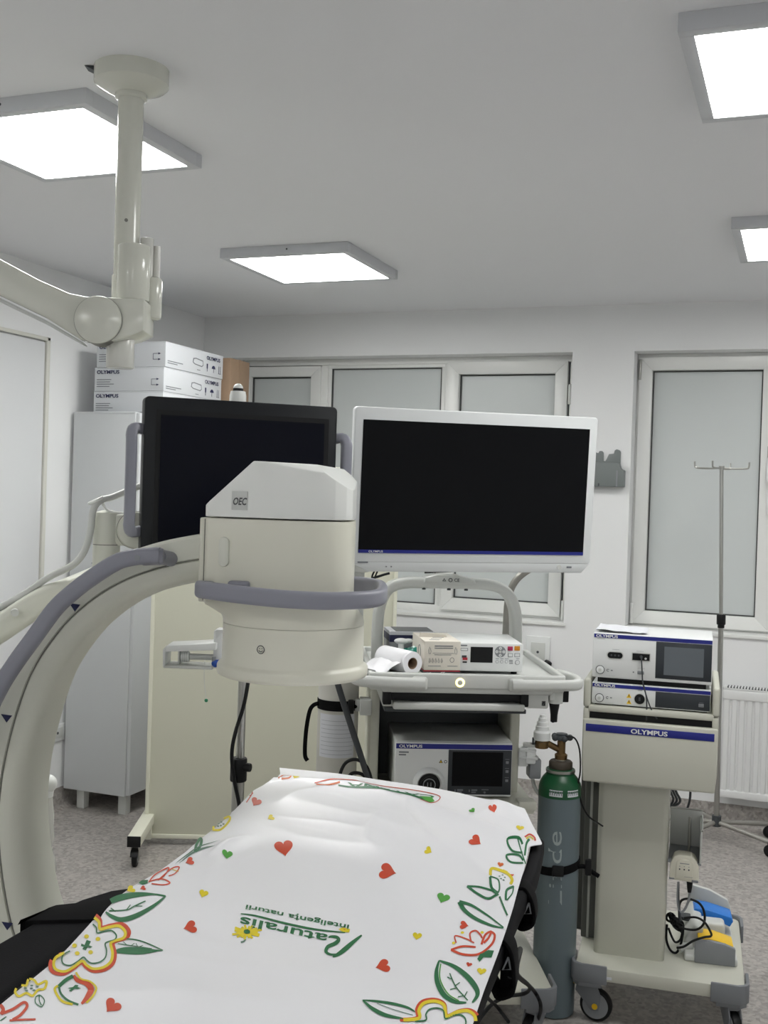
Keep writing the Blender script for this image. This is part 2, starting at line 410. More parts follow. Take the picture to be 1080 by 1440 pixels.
b = MB(); b.prism(M_DGREY, [(-.094, 2.659), (-.118, 2.659), (-.094, 2.648)], 'xz', -.02, .02); b.build('foam_tab', pend)

for o in pend.children:                       # nearer by 2.4 %: keep the picture size of the arm, stretch only the column top
    for v in o.data.vertices:
        z_ = 1.6+(v.co.z-1.6)*.976
        v.co = (v.co.x*.976, v.co.y*.976, ZC-(ZC-v.co.z)*.976 if v.co.z > 2.45 else z_)

# ================================================================== LEFT BACK: cabinet, boxes
cab = thing('storage_cabinet', 'tall pale grey metal cabinet on feet beside the white door', 'cabinet', loc=(XL+.02, 4.62, 0))
cw, cd, z0, z1 = .38, .86, .10, 1.985
b = MB(); b.box(M_CAB, 0, cw-.02, 0, cd, z0, z1, .003)
b.box(M_CAB, .004, cw-.026, -.001, .004, z1-.012, z1-.006, 0); b.build('body', cab)
for k in range(2):
    b = MB(); b.box(M_CAB, cw-.02, cw+.0, .008+k*.425, .42+k*.43, z0+.006, z1-.006, .003); dr = b.build('door', cab)
    b = MB(); b.box(M_STEEL, cw, cw+.012, .385+k*.07, .40+k*.07, 1.0, 1.12, .003); b.build('handle', dr)
for x, y in ((.075, .06), (.32, .06), (.075, .78), (.32, .78)):
    b = MB(); b.box(M_LGREY, x-.022, x+.022, y-.022, y+.022, 0, z0+.004, .003); b.build('foot', cab)
b = MB()
for k, (za, w) in enumerate(((1.232, .035), (1.208, .05), (1.196, .05), (1.184, .05))): b.box(M_MGREY, .13+.05*min(k, 1), .13+.05*min(k, 1)+w, -.0015, .001, za, za+.006, 0)
b.build('door_label', cab)

BX0, BX1, BY0, BY1 = -3.345, -2.945, 4.655, 5.22
boxes = [(1.986, 2.088, 0., 'lowest of three white printed cartons stacked on the grey cabinet', 0), (2.089, 2.206, .002, 'middle of three white printed cartons stacked on the grey cabinet', 1), (2.207, 2.330, .012, 'topmost of three white printed cartons stacked on the grey cabinet', 2)]
for za, zb, dx, lab, k in boxes:
    b = MB(); x0, x1 = BX0+dx, BX1+dx-(.004 if k == 2 else 0)
    b.box(M_BOX, x0, x1, BY0, BY1, za, zb, .002)
    b.box(M_BOX, x0-.001, x1+.001, BY0-.001, BY1+.001, zb-.006, zb-.0005, .001)
    hh = zb-za; fy = BY0-.0014
    b.front_text(M_NAVY, 'OLYMPUS', .017, (x0+.014, fy, zb-.031), sx=1.25, bold=.03)
    for j, w in enumerate((.085, .078, .10, .075)): b.box(M_TEXTG, x0+.014, x0+.014+w, fy, fy+.001, zb-.062-j*.011, zb-.0585-j*.011, 0)
    ax = x1-.07; az = zb-.075
    b.box(M_NAVY, ax, ax+.002, fy, fy+.001, az-.012, az+.016, 0)
    for q in (-.012, .016):
        b.box(M_NAVY, ax, ax+.035, fy, fy+.001, az+q-.001, az+q+.001, 0); b.prism(M_NAVY, [(ax+.03, az+q-.005), (ax+.044, az+q), (ax+.03, az+q+.005)], 'xz', fy, fy+.001)
    # right-hand long side
    sx = x1+.0014
    def side(y, z, w, h_, m=M_NAVY): b.box(m, sx-.001, sx, y, y+w, z, z+h_, 0)
    b.text(M_NAVY, 'OLYMPUS', .018, Matrix.Translation((sx, BY1-.175, zb-.038)) @ Matrix.Rotation(PI/2, 4, 'Z') @ Matrix.Rotation(PI/2, 4, 'X'), 'l', .03, sx=1.25)
    side(BY0+.02, zb-.094, .14, .004, M_TEXTG); side(BY0+.02, zb-.104, .09, .004, M_TEXTG)
    # outline of the packed unit, glass, umbrella and arrows marks
    yy = BY0+.255; zz = zb-.07
    b.prism(M_TEXTG, [(yy, zz), (yy+.005, zz+.022), (yy+.03, zz+.026), (yy+.10, zz+.02), (yy+.105, zz-.004), (yy+.09, zz-.014), (yy+.02, zz-.008)], 'yz', sx-.001, sx)
    b.prism(M_BOX, [(yy+.005, zz+.002), (yy+.01, zz+.018), (yy+.03, zz+.021), (yy+.095, zz+.015), (yy+.099, zz-.001), (yy+.088, zz-.009), (yy+.022, zz-.004)], 'yz', sx-.0008, sx+.0003)
    side(yy+.045, zb-.104, .03, .003, M_TEXTG)
    gy = BY1-.165; gz = zb-.10
    b.prism(M_NAVY, [(gy-.006, gz+.04), (gy+.006, gz+.04), (gy+.005, gz+.018), (gy+.0015, gz+.012), (gy+.0015, gz), (gy-.0015, gz), (gy-.0015, gz+.012), (gy-.005, gz+.018)], 'yz', sx-.001, sx)
    uy = BY1-.10
    b.prism(M_NAVY, [(uy-.018, gz+.02)]+[(uy-.018*math.cos(PI*q/8), gz+.02+.017*math.sin(PI*q/8)) for q in range(1, 8)]+[(uy+.018, gz+.02)], 'yz', sx-.001, sx); side(uy-.001, gz, .002, .02)
    for q in (-.008, .008): side(BY1-.038+q, gz, .0022, .04)
    side(BY1-.05, gz, .026, .002)
    o = b.build('carton', None, loc=None); tag(o, lab, 'box', 'white cartons on the cabinet')
b = MB(); b.box(M_CARD, -3.19, -2.905, 5.245, 5.46, 1.986, 2.325, .003); b.box(M_CARD, -3.192, -2.903, 5.34, 5.36, 1.99, 2.3265, 0)
tag(b.build('cardboard_box'), 'plain brown cardboard box standing behind the white cartons on the cabinet', 'box')

# wall socket by the cabinet, and the one behind the cart
def socket(name, M, label, w, h):
    r = thing('wall_socket', label, 'socket', loc=M.translation, group=None); r.rotation_euler = M.to_euler()
    b = MB(); b.box(M_WHITEP, -w/2, w/2, -.012, 0, -h/2, h/2, .004); b.build('plate', r)
    b = MB(); b.box(M_LGREY, -w*.3, w*.3, -.015, -.011, -h*.3, h*.3, .003); b.cyl(M_DGREY, (0, -.016, 0), (0, -.012, 0), .007, n=12); b.build('insert', r)
    return r
socket('a', Matrix.Translation((XL, 4.57, .385)) @ Matrix.Rotation(PI/2, 4, 'Z'), 'small white wall socket low on the left wall beside the grey cabinet', .14, .085)
sk = socket('b', Matrix.Translation((-1.335, YB, .80)), 'white wall socket under the window, half behind the cart tray', .13, .17)

# ------------------------------------------------------------------ mobile cream screen
FS = Fr(-2.752, 4.305, 23)
scr = thing('mobile_screen', 'wide cream mobile radiation screen on castored feet before the grey cabinet', 'screen', FS)
W_, ZT = FS.Y(0, 558, 860).x, 1.735
b = MB(); b.box(M_PANEL, .014, W_-.014, .006, .036, .045, ZT-.02, .002); b.build('panel', scr)
b = MB(); b.box(M_PANELFR, -.002, .016, 0, .05, .03, ZT, .003); b.box(M_PANELFR, W_-.016, W_, 0, .05, .03, ZT, .003); b.box(M_PANELFR, .02, W_-.02, 0, .05, ZT-.03, ZT, .003); b.box(M_PANELFR, .02, W_-.02, 0, .05, .03, .05, .003); b.build('frame', scr)
for x in (.012, W_-.02):
    b = MB(); b.box(M_PANELFR, x-.028, x+.028, -.33, .38, .095, .140, .003); b.box(M_BLACK, x-.0285, x+.0285, -.3345, -.329, .0945, .1405, .002); b.box(M_BLACK, x-.0285, x+.0285, .379, .3845, .0945, .1405, .002)
    b.box(M_PANELFR, x-.02, x+.02, -.02, .06, .03, .1, .003); ft = b.build('foot', scr)
    for y in (-.29, .34):
        c = MB(); c.cyl(M_BLACK, (x-.011, y, .034), (x+.011, y, .034), .034, n=28, bev=.006); c.cyl(M_MGREY, (x-.013, y, .034), (x+.013, y, .034), .018, n=20)
        c.prism(M_STEEL, [(y-.02, .095), (y+.02, .095), (y+.014, .045), (y+.006, .03), (y-.006, .03)], 'yz', x+.014, x+.017); c.prism(M_STEEL, [(y-.02, .095), (y+.02, .095), (y+.014, .045), (y+.006, .03), (y-.006, .03)], 'yz', x-.017, x-.014)
        c.prism(M_BLACK, [(y-.038, .05), (y-.03, .066), (y-.012, .078), (y+.012, .078), (y+.028, .068), (y+.02, .06), (y, .07), (y-.02, .062)], 'yz', x-.016, x+.016); c.build('caster', ft)

# ------------------------------------------------------------------ radiator
rad = thing('radiator', 'white ribbed panel radiator under the right window', 'radiator', loc=(0, YB, 0))
rx0, rx1, rz0, rz1 = -.368, 1.0, .155, .700
b = MB(); ybk, yf = -.105, -.085
prof = []
x = rx0+.03
pts = [(rx0, ybk+.004), (rx0, ybk-.0)]
pitch = .0365
poly = [(rx0, -.03), (rx0, -.082), (rx0+.012, -.092)]
while x < rx1-.04:
    poly += [(x, -.092), (x+.006, -.083), (x+.012, -.083), (x+.018, -.092)]; x += pitch
poly += [(rx1-.012, -.092), (rx1, -.082), (rx1, -.03)]
b.prism(M_RAD, poly, 'xy', rz0+.04, rz1-.05)
for z0, z1 in ((rz0, rz0+.042), (rz1-.052, rz1)): b.box(M_RAD, rx0, rx1, -.094, -.03, z0, z1, .008, 3)
b.build('panel', rad)
b = MB(); b.box(M_RAD, rx0+.003, rx1-.003, -.092, -.032, rz1, rz1+.014, .002)
k = rx0+.02
while k < rx1-.02: b.box(M_DGREY, k, k+.007, -.0925, -.036, rz1+.009, rz1+.0145, 0); k += .0145
b.build('grille', rad)
b = MB(); b.box(M_RAD, rx0-.003, rx0+.0, -.092, -.03, rz0+.01, rz1+.012, .001); b.build('side_cover', rad)
for xx in (rx0+.12, rx1-.12):
    b = MB(); b.box(M_LGREY, xx-.012, xx+.012, -.03, -.001, rz0+.1, rz1-.1, .002); b.build('bracket', rad)

# ------------------------------------------------------------------ grey rack on the wall between the windows
a = WORLD.Y(YB, 836, 683); c = WORLD.Y(YB, 879, 642)
rk = thing('wall_rack', 'small grey plastic wall rack between the windows behind the white monitor', 'rack', loc=(-.985, YB, 1.70))
b = MB(); b.prism(M_GREYHOOK, [(-.12, .0), (.083, 0), (.083, .085), (.062, .098), (.055, .125), (-.12, .125)], 'xz', -.055, 0, .004); b.box(M_MGREY, .043, .05, -.058, -.05, .0, .085, 0); b.box(M_DGREY, -.05, -.043, -.0565, -.05, 0, .016, 0); b.build('tray', rk)
b = MB(); b.prism(M_GREYHOOK, [(-.12, .12), (-.12, .195), (-.085, .20), (-.078, .182), (-.062, .176), (-.055, .188), (-.042, .188), (-.035, .18), (-.033, .135), (-.022, .135), (-.005, .172), (.02, .175), (.024, .192), (.034, .198), (.048, .194), (.055, .185), (.055, .12)], 'xz', -.012, 0, .001); b.build('back_plate', rk)

# ------------------------------------------------------------------ IV stand
iv = thing('iv_stand', 'slim steel drip stand with four hooks in front of the right window', 'drip stand', loc=(-.368, 5.57, 0), rz=0)
tp = Vector((-.028, 0, 1.802))
b = MB(); b.cyl(M_STEEL, (.006, 0, .09), (-.006, 0, 1.08), .0125, n=20); b.build('lower_pole', iv)
b = MB(); b.cyl(M_STEEL, (-.006, 0, 1.06), tp, .009, n=18); b.build('upper_pole', iv)
b = MB(); b.cyl(M_BLACK, (-.005, 0, 1.045), (-.006, 0, 1.095), .021, n=20, bev=.004); b.cyl(M_BLACK, (-.005, 0, 1.03), (-.005, 0, 1.05), .016, n=18); b.build('clamp_collar', iv)
for a_ in (0, 75, 180, 255):
    dx, dy = math.cos(math.radians(a_)), math.sin(math.radians(a_))
    h = MB(); h.tube(M_STEEL, [tp+Vector((0, 0, -.004)), tp+Vector((dx*.06, dy*.06, -.006)), tp+Vector((dx*.115, dy*.115, -.004)), tp+Vector((dx*.124, dy*.124, .004)), tp+Vector((dx*.126, dy*.126, .026))], .0042, n=8, smooth=3); h.build('hook', iv)
b = MB(); b.cyl(M_STEEL, tp+Vector((0, 0, -.012)), tp+Vector((0, 0, .006)), .013, n=18); b.build('top_cap', iv)
b = MB(); b.cyl(M_DGREY, (.006, 0, .075), (.006, 0, .125), .022, n=20); hub = b.build('hub', iv)
for wx, wy in ((-.115, .265), (-.115, -.15), (.235, .185), (.25, -.135), (-.30, .03)):
    L = math.hypot(wx, wy); dx, dy = wx/L, wy/L
    l = MB(); l.tube(M_STEELD, [(.006, 0, .095), (.006+dx*L, dy*L, .068)], .011, n=10); lg = l.build('leg', iv)
    w = MB(); w.cyl(M_BLACK, (.006+dx*L-dy*.012, dy*L+dx*.012, .028), (.006+dx*L+dy*.012, dy*L-dx*.012, .028), .028, n=22, bev=.005); w.cyl(M_BLACK, (.006+dx*L, dy*L, .03), (.006+dx*L, dy*L, .07), .012, n=14); w.build('caster', lg)

# ================================================================== C-ARM X-RAY UNIT
w0 = at_depth(409, 1100, 2.45)
FK = Fr(w0.x, w0.y, 20.9)
ca = thing('c_arm_xray_machine', 'large ivory C-shaped X-ray arm with a drum detector over the table', 'x-ray machine', FK)
gpath = catmull([(-.09, 1.468), (-.225, 1.453), (-.324, 1.427), (-.41, 1.387), (-.487, 1.327), (-.542, 1.259), (-.580, 1.193), (-.606, 1.12), (-.626, 1.04), (-.641, .95), (-.645, .85), (-.632, .73), (-.60, .6), (-.54, .48), (-.45, .39), (-.33, .32), (-.2, .285), (.02, .28)], 7)
sec = [(-.053, .008), (-.046, 0), (-.0015, 0), (0, .006), (.003, .006), (.0045, .002), (.022, .002), (.034, .008), (.046, .024), (.053, .05), (.055, .19), (.03, .215), (-.045, .215), (-.053, .205)]
def arc_section(sec, m, path, mb):
    tb = bmesh.new(); rings = []
    N = len(path)
    for i, p in enumerate(path):
        t = path[min(i+1, N-1)]-path[max(i-1, 0)]; t.normalize()
        n = Vector((-t.y, t.x))                       # inward (to the right of a path that runs down the left)
        rings.append([tb.verts.new((p.x+n.x*o, y, p.y+n.y*o)) for o, y in sec])
    K = len(sec)
    for i in range(N-1):
        for k in range(K): tb.faces.new([rings[i][k], rings[i][(k+1) % K], rings[i+1][(k+1) % K], rings[i+1][k]])
    tb.faces.new(rings[0]); tb.faces.new(rings[-1][::-1])
    bmesh.ops.recalc_face_normals(tb, faces=tb.faces); mb._app(tb, m)
b = MB(); arc_section(sec, M_CARM, gpath, b)
arc_section([(.0004, .0045), (.0026, .0045), (.0026, .007), (.0004, .007)], M_SEAM, gpath, b)
b.build('c_arc', ca, angle=35)
# grip rail along the arc
rp = [(-.308, 1.461), (-.341, 1.457), (-.379, 1.445), (-.43, 1.411), (-.471, 1.378), (-.509, 1.34), (-.553, 1.276), (-.59, 1.222), (-.622, 1.168), (-.652, 1.10), (-.674, 1.03)]
rpt = catmull([(x-.006, -.055, z) for x, z in rp], 5)
b = MB(); b.sweep(M_GREYRAIL, [(-.292, -.055, 1.4615)]+rpt, rrect(.036, .034, .012), up=(0, 1, 0))
b.cyl(M_GREYRAIL, (-.335, -.055, 1.457), (-.283, -.050, 1.461), .0185, n=24, bev=.008); b.cyl(M_GREYRAIL, (-.295, -.052, 1.460), (-.28, .004, 1.452), .0165, n=20)
b.cyl(M_MGREY, (-.337, -.075, 1.457), (-.337, -.071, 1.457), .006, n=16); b.build('grip_rail', ca)
for px, py, rot in ((105, 852, -50), (9, 1008, -10), (10, 1300, 60)):
    c = FK.Y(0, px, py); q = .0105
    b = MB(); tri = [(-q*1.1, q*.55), (q*1.2, q*.3), (q*.1, -q*1.2)]
    b.prism(M_NAVY, [(c.x+x*1, c.z+z) for x, z in tri], 'xz', -.0016, .001); b.build('angle_marker', ca)
# detector head
def plan_shape(g=0.):
    P = [(-.187, -.118), (-.180, -.128), (-.093, -.150), (-.05, -.156), (.0, -.1575), (.045, -.153), (.085, -.139), (.108, -.118), (.120, -.09), (.123, -.05), (.123, .10), (.11, .135), (.08, .15), (-.187, .15)]
    return [(x*(1+g), y*(1+g)) for x, y in P]
b = MB(); b.prism(M_CARMC, plan_shape(), 'xy', 1.372, 1.5485, .003, 2)
b.box(M_CARMC, -.1985, -.186, -.115, .13, 1.372, 1.5485, .003)
b.box(M_SEAM, -.188, -.1868, -.119, .1, 1.375, 1.546, 0)
ov = [(.0115*math.cos(t)+0, (.0195 if math.sin(t) > 0 else -.0195)+.0115*math.sin(t)) for t in [2*PI*k/28 for k in range(28)]]
MO = Matrix.Translation((-.143, -.1385, 1.479)) @ Matrix.Rotation(math.radians(-14.2), 4, 'Z')
b.prism(M_CARM, ov, 'xz', -.004, .006, .0025, M=MO)
b.build('detector_body', ca)
tb = bmesh.new()
P = plan_shape(); A = [tb.verts.new((x, y, 1.5515)) for x, y in P]; B = [tb.verts.new((x, y, 1.72)) for x, y in P]
tb.faces.new(A[::-1]); tb.faces.new(B)
for k in range(len(P)): tb.faces.new([A[k], A[(k+1) % len(P)], B[(k+1) % len(P)], B[k]])
bmesh.ops.recalc_face_normals(tb, faces=tb.faces)
def cut(co, no):
    g = bmesh.ops.bisect_plane(tb, geom=tb.verts[:]+tb.edges[:]+tb.faces[:], plane_co=co, plane_no=no, clear_outer=True)
    es = [e for e in tb.edges if e.is_boundary]
    if es: bmesh.ops.edgeloop_fill(tb, edges=es)
cut((-.088, 0, 1.667), (-.092, 0, .099))
cut((0, 0, 1.6675), (.02, 0, 1))
cut((.07, 0, 1.663), (.036, -.006, .05))
cut((-.02, -.15, 1.664), (.17, -.42, 1.0))
bmesh.ops.recalc_face_normals(tb, faces=tb.faces)
bmesh.ops.bevel(tb, geom=[e for e in tb.edges if e.calc_face_angle(0) > .3], offset=.007, segments=3, affect='EDGES', profile=.5, clamp_overlap=True)
b = MB(); b._app(tb, M_CAP); cap = b.build('detector_cap', ca, angle=50)
# badge on the cap's left front face (leans with the plan)
ang = math.radians(-14.2)
def badge_pt(px, py):
    # plane of the left front face
    p0 = Vector((-.093, -.1515, 0)); n = Vector((math.sin(ang), -math.cos(ang), 0))
    o = FK.I @ EYE; dd = FK.I.to_3x3() @ ray(px, py); return o+dd*((p0-o).dot(n)/dd.dot(n))
c = badge_pt(337, 704)
MBG = Matrix.Translation(c) @ Matrix.Rotation(ang, 4, 'Z')
b = MB(); b.box(M_LGREY, -.0175, .0175, -.001, .002, -.0195, .0195, .001, M=MBG)
b.text(M_BADGE, 'OEC', .0145, MBG @ Matrix.Translation((0, -.0011, -.0085)) @ Matrix.Rotation(PI/2, 4, 'X') @ Matrix(((1, .18, 0, 0), (0, 1, 0, 0), (0, 0, 1, 0), (0, 0, 0, 1))), 'c', .028, sx=.72)
b.build('badge', cap)
# neck: plan outline lofted to the drum circle
def resample(P, n):
    out = []
    for k in range(n):
        t = -PI/2+2*PI*k/n; d = Vector((math.cos(t), math.sin(t)))
        best = None
        for i in range(len(P)):
            p, q = Vector(P[i]), Vector(P[(i+1) % len(P)])
            e = q-p; den = d.x*e.y-d.y*e.x
            if abs(den) < 1e-9: continue
            s_ = (p.x*e.y-p.y*e.x)/den; u_ = (p.x*d.y-p.y*d.x)/den
            if s_ > 0 and -1e-6 <= u_ <= 1+1e-6 and (best is None or s_ > best): best = s_
        out.append(d*best)
    return out
n = 72; top = resample(plan_shape(), n)
lev = []
for z, f in ((1.3735, 0), (1.367, .05), (1.352, .50), (1.339, .86), (1.330, .97), (1.322, 1.)):
    ring = []
    for k, p in enumerate(top):
        t = -PI/2+2*PI*k/n; c = Vector((-.004+.1545*math.cos(t), .1545*math.sin(t))); q = p.lerp(c, f); ring.append((q.x, q.y, z))
    lev.append(ring)
vs = [v for r in lev for v in r]; fs = []
for i in range(len(lev)-1):
    for k in range(n): fs.append((i*n+k, i*n+(k+1) % n, (i+1)*n+(k+1) % n, (i+1)*n+k))
b = MB(); b.raw(M_CARMC, vs, fs); b.build('detector_neck', ca, angle=60)
dm = Matrix.Translation((-.004, 0, 0))
b = MB(); b.lathe(M_CARMC, [(.0, 1.207), (.155, 1.207), (.164, 1.211), (.1655, 1.216), (.1655, 1.228), (.163, 1.233), (.157, 1.236), (.1555, 1.24), (.1545, 1.321), (.151, 1.3225), (.0, 1.3235)], dm, 80)
drum = b.build('detector_drum', ca, angle=60)
# small face mark on the drum front
c = Vector((-.066+.0, 0, 0)); fx = -.0595; fy = -math.sqrt(.1548**2-(fx+.004)**2); yaw = math.atan2(fx+.004, -fy)
MS = Matrix.Translation((fx, fy, 1.279)) @ Matrix.Rotation(yaw, 4, 'Z')
b = MB()
circ = [(.0082*math.cos(2*PI*k/28), -.0012, .0082*math.sin(2*PI*k/28)) for k in range(28)]
b.tube(M_DGREY, [MS @ Vector(p) for p in circ], .0008, n=6, closed=True)
b.tube(M_DGREY, [MS @ Vector((.0046*math.cos(a), -.0008, .0046*math.sin(a))) for a in [PI+.35+k*(PI-.7)/8 for k in range(9)]], .0007, n=6)
for sx in (-1, 1): b.ball(M_DGREY, MS @ Vector((sx*.0028, -.0008, .0022)), .001, n=8)
b.build('face_mark', drum)
# ring grip around the head
hp = catmull([(-.190, -.135, 1.4), (-.182, -.168, 1.402), (-.155, -.197, 1.402), (-.10, -.212, 1.398), (-.02, -.220, 1.393), (.06, -.219, 1.391), (.115, -.208, 1.392), (.158, -.182, 1.393), (.18, -.14, 1.394), (.187, -.08, 1.395), (.187, .02, 1.396), (.18, .08, 1.397), (.155, .125, 1.398), (.115, .14, 1.399)], 6)
b = MB(); b.sweep(M_GREYRAIL, hp, rrect(.024, .036, .010), up=(0, 0, 1))
b.box(M_GREYRAIL, -.196, -.160, -.165, -.122, 1.384, 1.417, .008, 3); b.box(M_GREYRAIL, -.13, -.085, -.17, -.14, 1.40, 1.421, .006, 3)
b.build('ring_grip', ca)
# lower tube housing, column and base, mostly behind the table or beyond the frame
b = MB(); b.box(M_CARMC, -.17, .17, -.06, .25, .16, .40, .03, 4); b.cyl(M_CARM, (0, .09, .4), (0, .09, .5), .10, .07, n=36); b.build('tube_housing', ca)
b = MB(); b.box(M_CARM, -1.05, -.66, .02, .22, .70, .96, .03, 3); b.box(M_CARM, -1.32, -.95, -.1, .34, .2, 1.2, .04, 4); b.build('column', ca)
b = MB(); b.box(M_CARM, -1.45, -.9, -.18, .42, .07, .22, .03, 3)
b.build('base', ca)
for x in (-1.38, -.97):
    for y in (-.12, .36): b = MB(); b.cyl(M_BLACK, (x-.02, y, .05), (x+.02, y, .05), .05, n=24, bev=.006); b.build('caster', ca)

# ------------------------------------------------------------------ black monitor on the C-arm's boom
wm = at_depth(340, 680, 2.75)
FM = Fr(wm.x, wm.y, 41)
bm_ = thing('black_monitor', 'black monitor with grey side handles on an ivory boom, behind the detector head', 'monitor', FM)
zt, zb = 1.829, 1.425; hw = .2425
b = MB(); b.prism(M_BLACKM, [(x, z+(zt+zb)/2) for x, z in rrect(2*hw, zt-zb, .012)], 'xz', 0, .045, .003)
b.box(M_BLACKM, -.16, .16, .04, .085, 1.47, 1.78, .02, 3); b.build('bezel', bm_)
b = MB(); b.box(M_BLACK, -hw+.028, hw-.022, -.0012, .002, zb+.03, zt-.032, 0)
b.box(M_SCREENB, -hw+.04, hw-.034, -.0022, .002, zb+.042, zt-.044, 0); b.build('display', bm_)
for sx in (-1, 1):
    x0 = sx*hw; x1 = sx*(hw+.028)
    b = MB(); zh0, zh1 = (1.495, 1.757)
    b.sweep(M_GREYRAIL, catmull([(x0-.004*sx, .03, zh1-.008), (x1-.008*sx, .016, zh1-.006), (x1, .006, zh1-.02), (x1, .003, zh1-.05), (x1, .003, zh0+.05), (x1, .006, zh0+.02), (x1-.008*sx, .016, zh0+.006), (x0-.004*sx, .03, zh0+.008)], 4), rrect(.026, .03, .008), up=(0, 1, 0))
    b.box(M_DGREY, x0-.01, x0+sx*.014, .02, .042, zh1-.02, zh1+.004, .003); b.box(M_DGREY, x0-.01, x0+sx*.014, .02, .042, zh0-.004, zh0+.02, .003)
    b.build('side_handle', bm_)
b = MB(); b.lathe(M_CAP, [(.021, 1.826), (.021, 1.848), (.0185, 1.8585), (.0145, 1.859)], Matrix.Translation((-.003, .06, 0)), 28)
b.lathe(M_BLACK, [(.013, 1.858), (.013, 1.866)], Matrix.Translation((-.003, .06, 0)), 28); b.ball(M_CAP, (-.003, .06, 1.866), .0125); b.build('indicator_lamp', bm_)
L = lambda px, py, d: FM.D(px, py, d)
b = MB(); pt = L(151, 722, 2.78); pb = L(151, 800, 2.78); pt.z = 1.541; cx, cy = pt.x, pt.y
b.cyl(M_CARM, (cx, cy, 1.36), (cx, cy, 1.462), .0335, n=36); b.cyl(M_SEAM, (cx, cy, 1.46), (cx, cy, 1.464), .033, n=36); b.lathe(M_CARM, [(.0335, 1.464), (.0335, 1.53), (.03, 1.543), (.012, 1.549)], Matrix.Translation((cx, cy, 0)), 36); b.build('arm_pillar', bm_)
j = L(189, 745, 2.80)
b = MB(); b.cyl(M_CARM, (j.x, j.y-.035, j.z), (j.x, j.y+.055, j.z), .047, n=44, bev=.010); b.cyl(M_SEAM, (j.x, j.y-.026, j.z), (j.x, j.y-.022, j.z), .0475, n=44); b.box(M_CARM, cx, j.x, cy-.028, cy+.028, j.z-.04, j.z+.04, .012, 3)
b.tube(M_CARM, [(j.x, j.y+.05, j.z), (j.x+.06, j.y+.10, j.z), (.0, .12, 1.62), (0, .08, 1.62)], .03, n=16, smooth=4); b.build('tilt_joint', bm_)
pts = [L(144, 812, 2.78), L(96, 832, 2.74), L(60, 845, 2.72), L(0, 884, 2.70), L(-60, 925, 2.68), L(-150, 1000, 2.62), L(-230, 1060, 2.6)]
b = MB(); b.sweep(M_CARM, catmull(pts, 6), rrect(.06, .066, .02), up=(0, 0, 1)); c = L(21, 862, 2.66); b.cyl(M_LGREY, c, c+Vector((0, .02, 0)), .009, n=18)
b.lathe(M_CARM, [(.036, 1.33), (.036, 1.385), (.034, 1.40)], Matrix.Translation((cx, cy, 0)), 32); b.build('boom', bm_)
b = MB(); b.tube(M_LGREY, [L(230, 672, 2.80), L(185, 688, 2.79), L(158, 699, 2.77), L(141, 704, 2.75), L(131, 718, 2.74), L(127, 748, 2.74), L(118, 776, 2.73), L(102, 795, 2.72), L(68, 812, 2.72), L(30, 838, 2.71), L(-40, 875, 2.7)], .0085, n=12, smooth=5)
c = L(136, 706, 2.75); b.tube(M_CAP, [c+Vector((.016*math.cos(t)-.002, .012*math.sin(t), .008*math.cos(t)+.004)) for t in [2*PI*k/16 for k in range(16)]], .004, n=8, closed=True); b.tube(M_CAP, [c+Vector((.01, 0, .004)), c+Vector((.03, 0, -.022)), c+Vector((.075, .01, -.026)), c+Vector((.085, .02, -.015))], .0035, n=8, smooth=4); b.build('cable', bm_)

# ------------------------------------------------------------------ pole with the white bracket, beside the screen
pp = at_depth(338, 1000, 2.78)
FS2 = Fr(pp.x, pp.y, 20.9)
ss = thing('scope_stand', 'slim steel pole with a white hanging bracket and blue clip, behind the detector drum', 'stand', FS2)
Q = lambda px, py, y=0: FS2.Y(y, px, py)
b = MB(); b.cyl(M_STEEL, (0, 0, .06), (0, 0, .93), .0155, n=22); b.build('lower_pole', ss)
b = MB(); b.cyl(M_STEEL, (.003, 0, .90), (.003, 0, 1.30), .0105, n=20); b.build('upper_pole', ss)
z = Q(338, 1082).z
b = MB(); b.cyl(M_BLACK, (0, 0, z-.03), (0, 0, z+.03), .021, n=20, bev=.004); b.cyl(M_BLACK, (.012, -.006, z+.008), (.032, -.012, z+.008), .011, n=16, bev=.003); b.build('clamp', ss)
for k in range(5):
    b = MB(); t = 2*PI*k/5+.3; b.box(M_STEELD, .02, .24, -.015, .015, .05, .075, .004, M=Matrix.Rotation(t, 4, 'Z'))
    c = Vector((.23*math.cos(t), .23*math.sin(t), .026)); b.cyl(M_BLACK, c-Vector((.01, 0, 0)), c+Vector((.01, 0, 0)), .026, n=20, bev=.004); b.build('leg', ss)
za, zb_ = Q(270, 938, -.02).z, Q(270, 908, -.02).z; xl = Q(232, 920, -.02).x; xr = Q(306, 920, -.02).x; zt_ = Q(306, 905, -.02).z
b = MB()
b.prism(M_WHITEP, [(xl+.004, zb_-.004), (xl+.01, zb_+.003), (xr, zt_+.005), (xr, zt_-.012), (xl+.012, zb_-.012), (xl+.009, zb_-.014)], 'xz', -.055, .03, .003, 2)
b.prism(M_WHITEP, [(xl, zb_-.006), (xl+.008, zb_-.006), (xl+.006, za+.002), (xl+.001, za+.004)], 'xz', -.05, .025, .002)
b.prism(M_LGREY, [(xl+.002, za), (xr-.008, za-.001), (xr-.008, za+.007), (xl+.002, za+.007)], 'xz', -.05, .025, .002)
b.box(M_LGREY, xl+.034, xl+.038, -.03, .01, za, zb_-.005, .001); b.box(M_WHITEP, xr-.010, xr+.012, -.03, .03, za, Q(310, 886, -.02).z, .004)
b.prism(M_WHITEP, [(xr-.008, zt_+.004), (xr+.014, zt_+.03), (xr+.014, zt_+.036), (xr-.004, zt_+.036)], 'xz', -.03, .02, .002)
b.box(M_WHITEP, xr, .02, -.015, .012, za+.01, zt_, .004); b.build('bracket', ss)
zm = (za+zb_)/2-.002
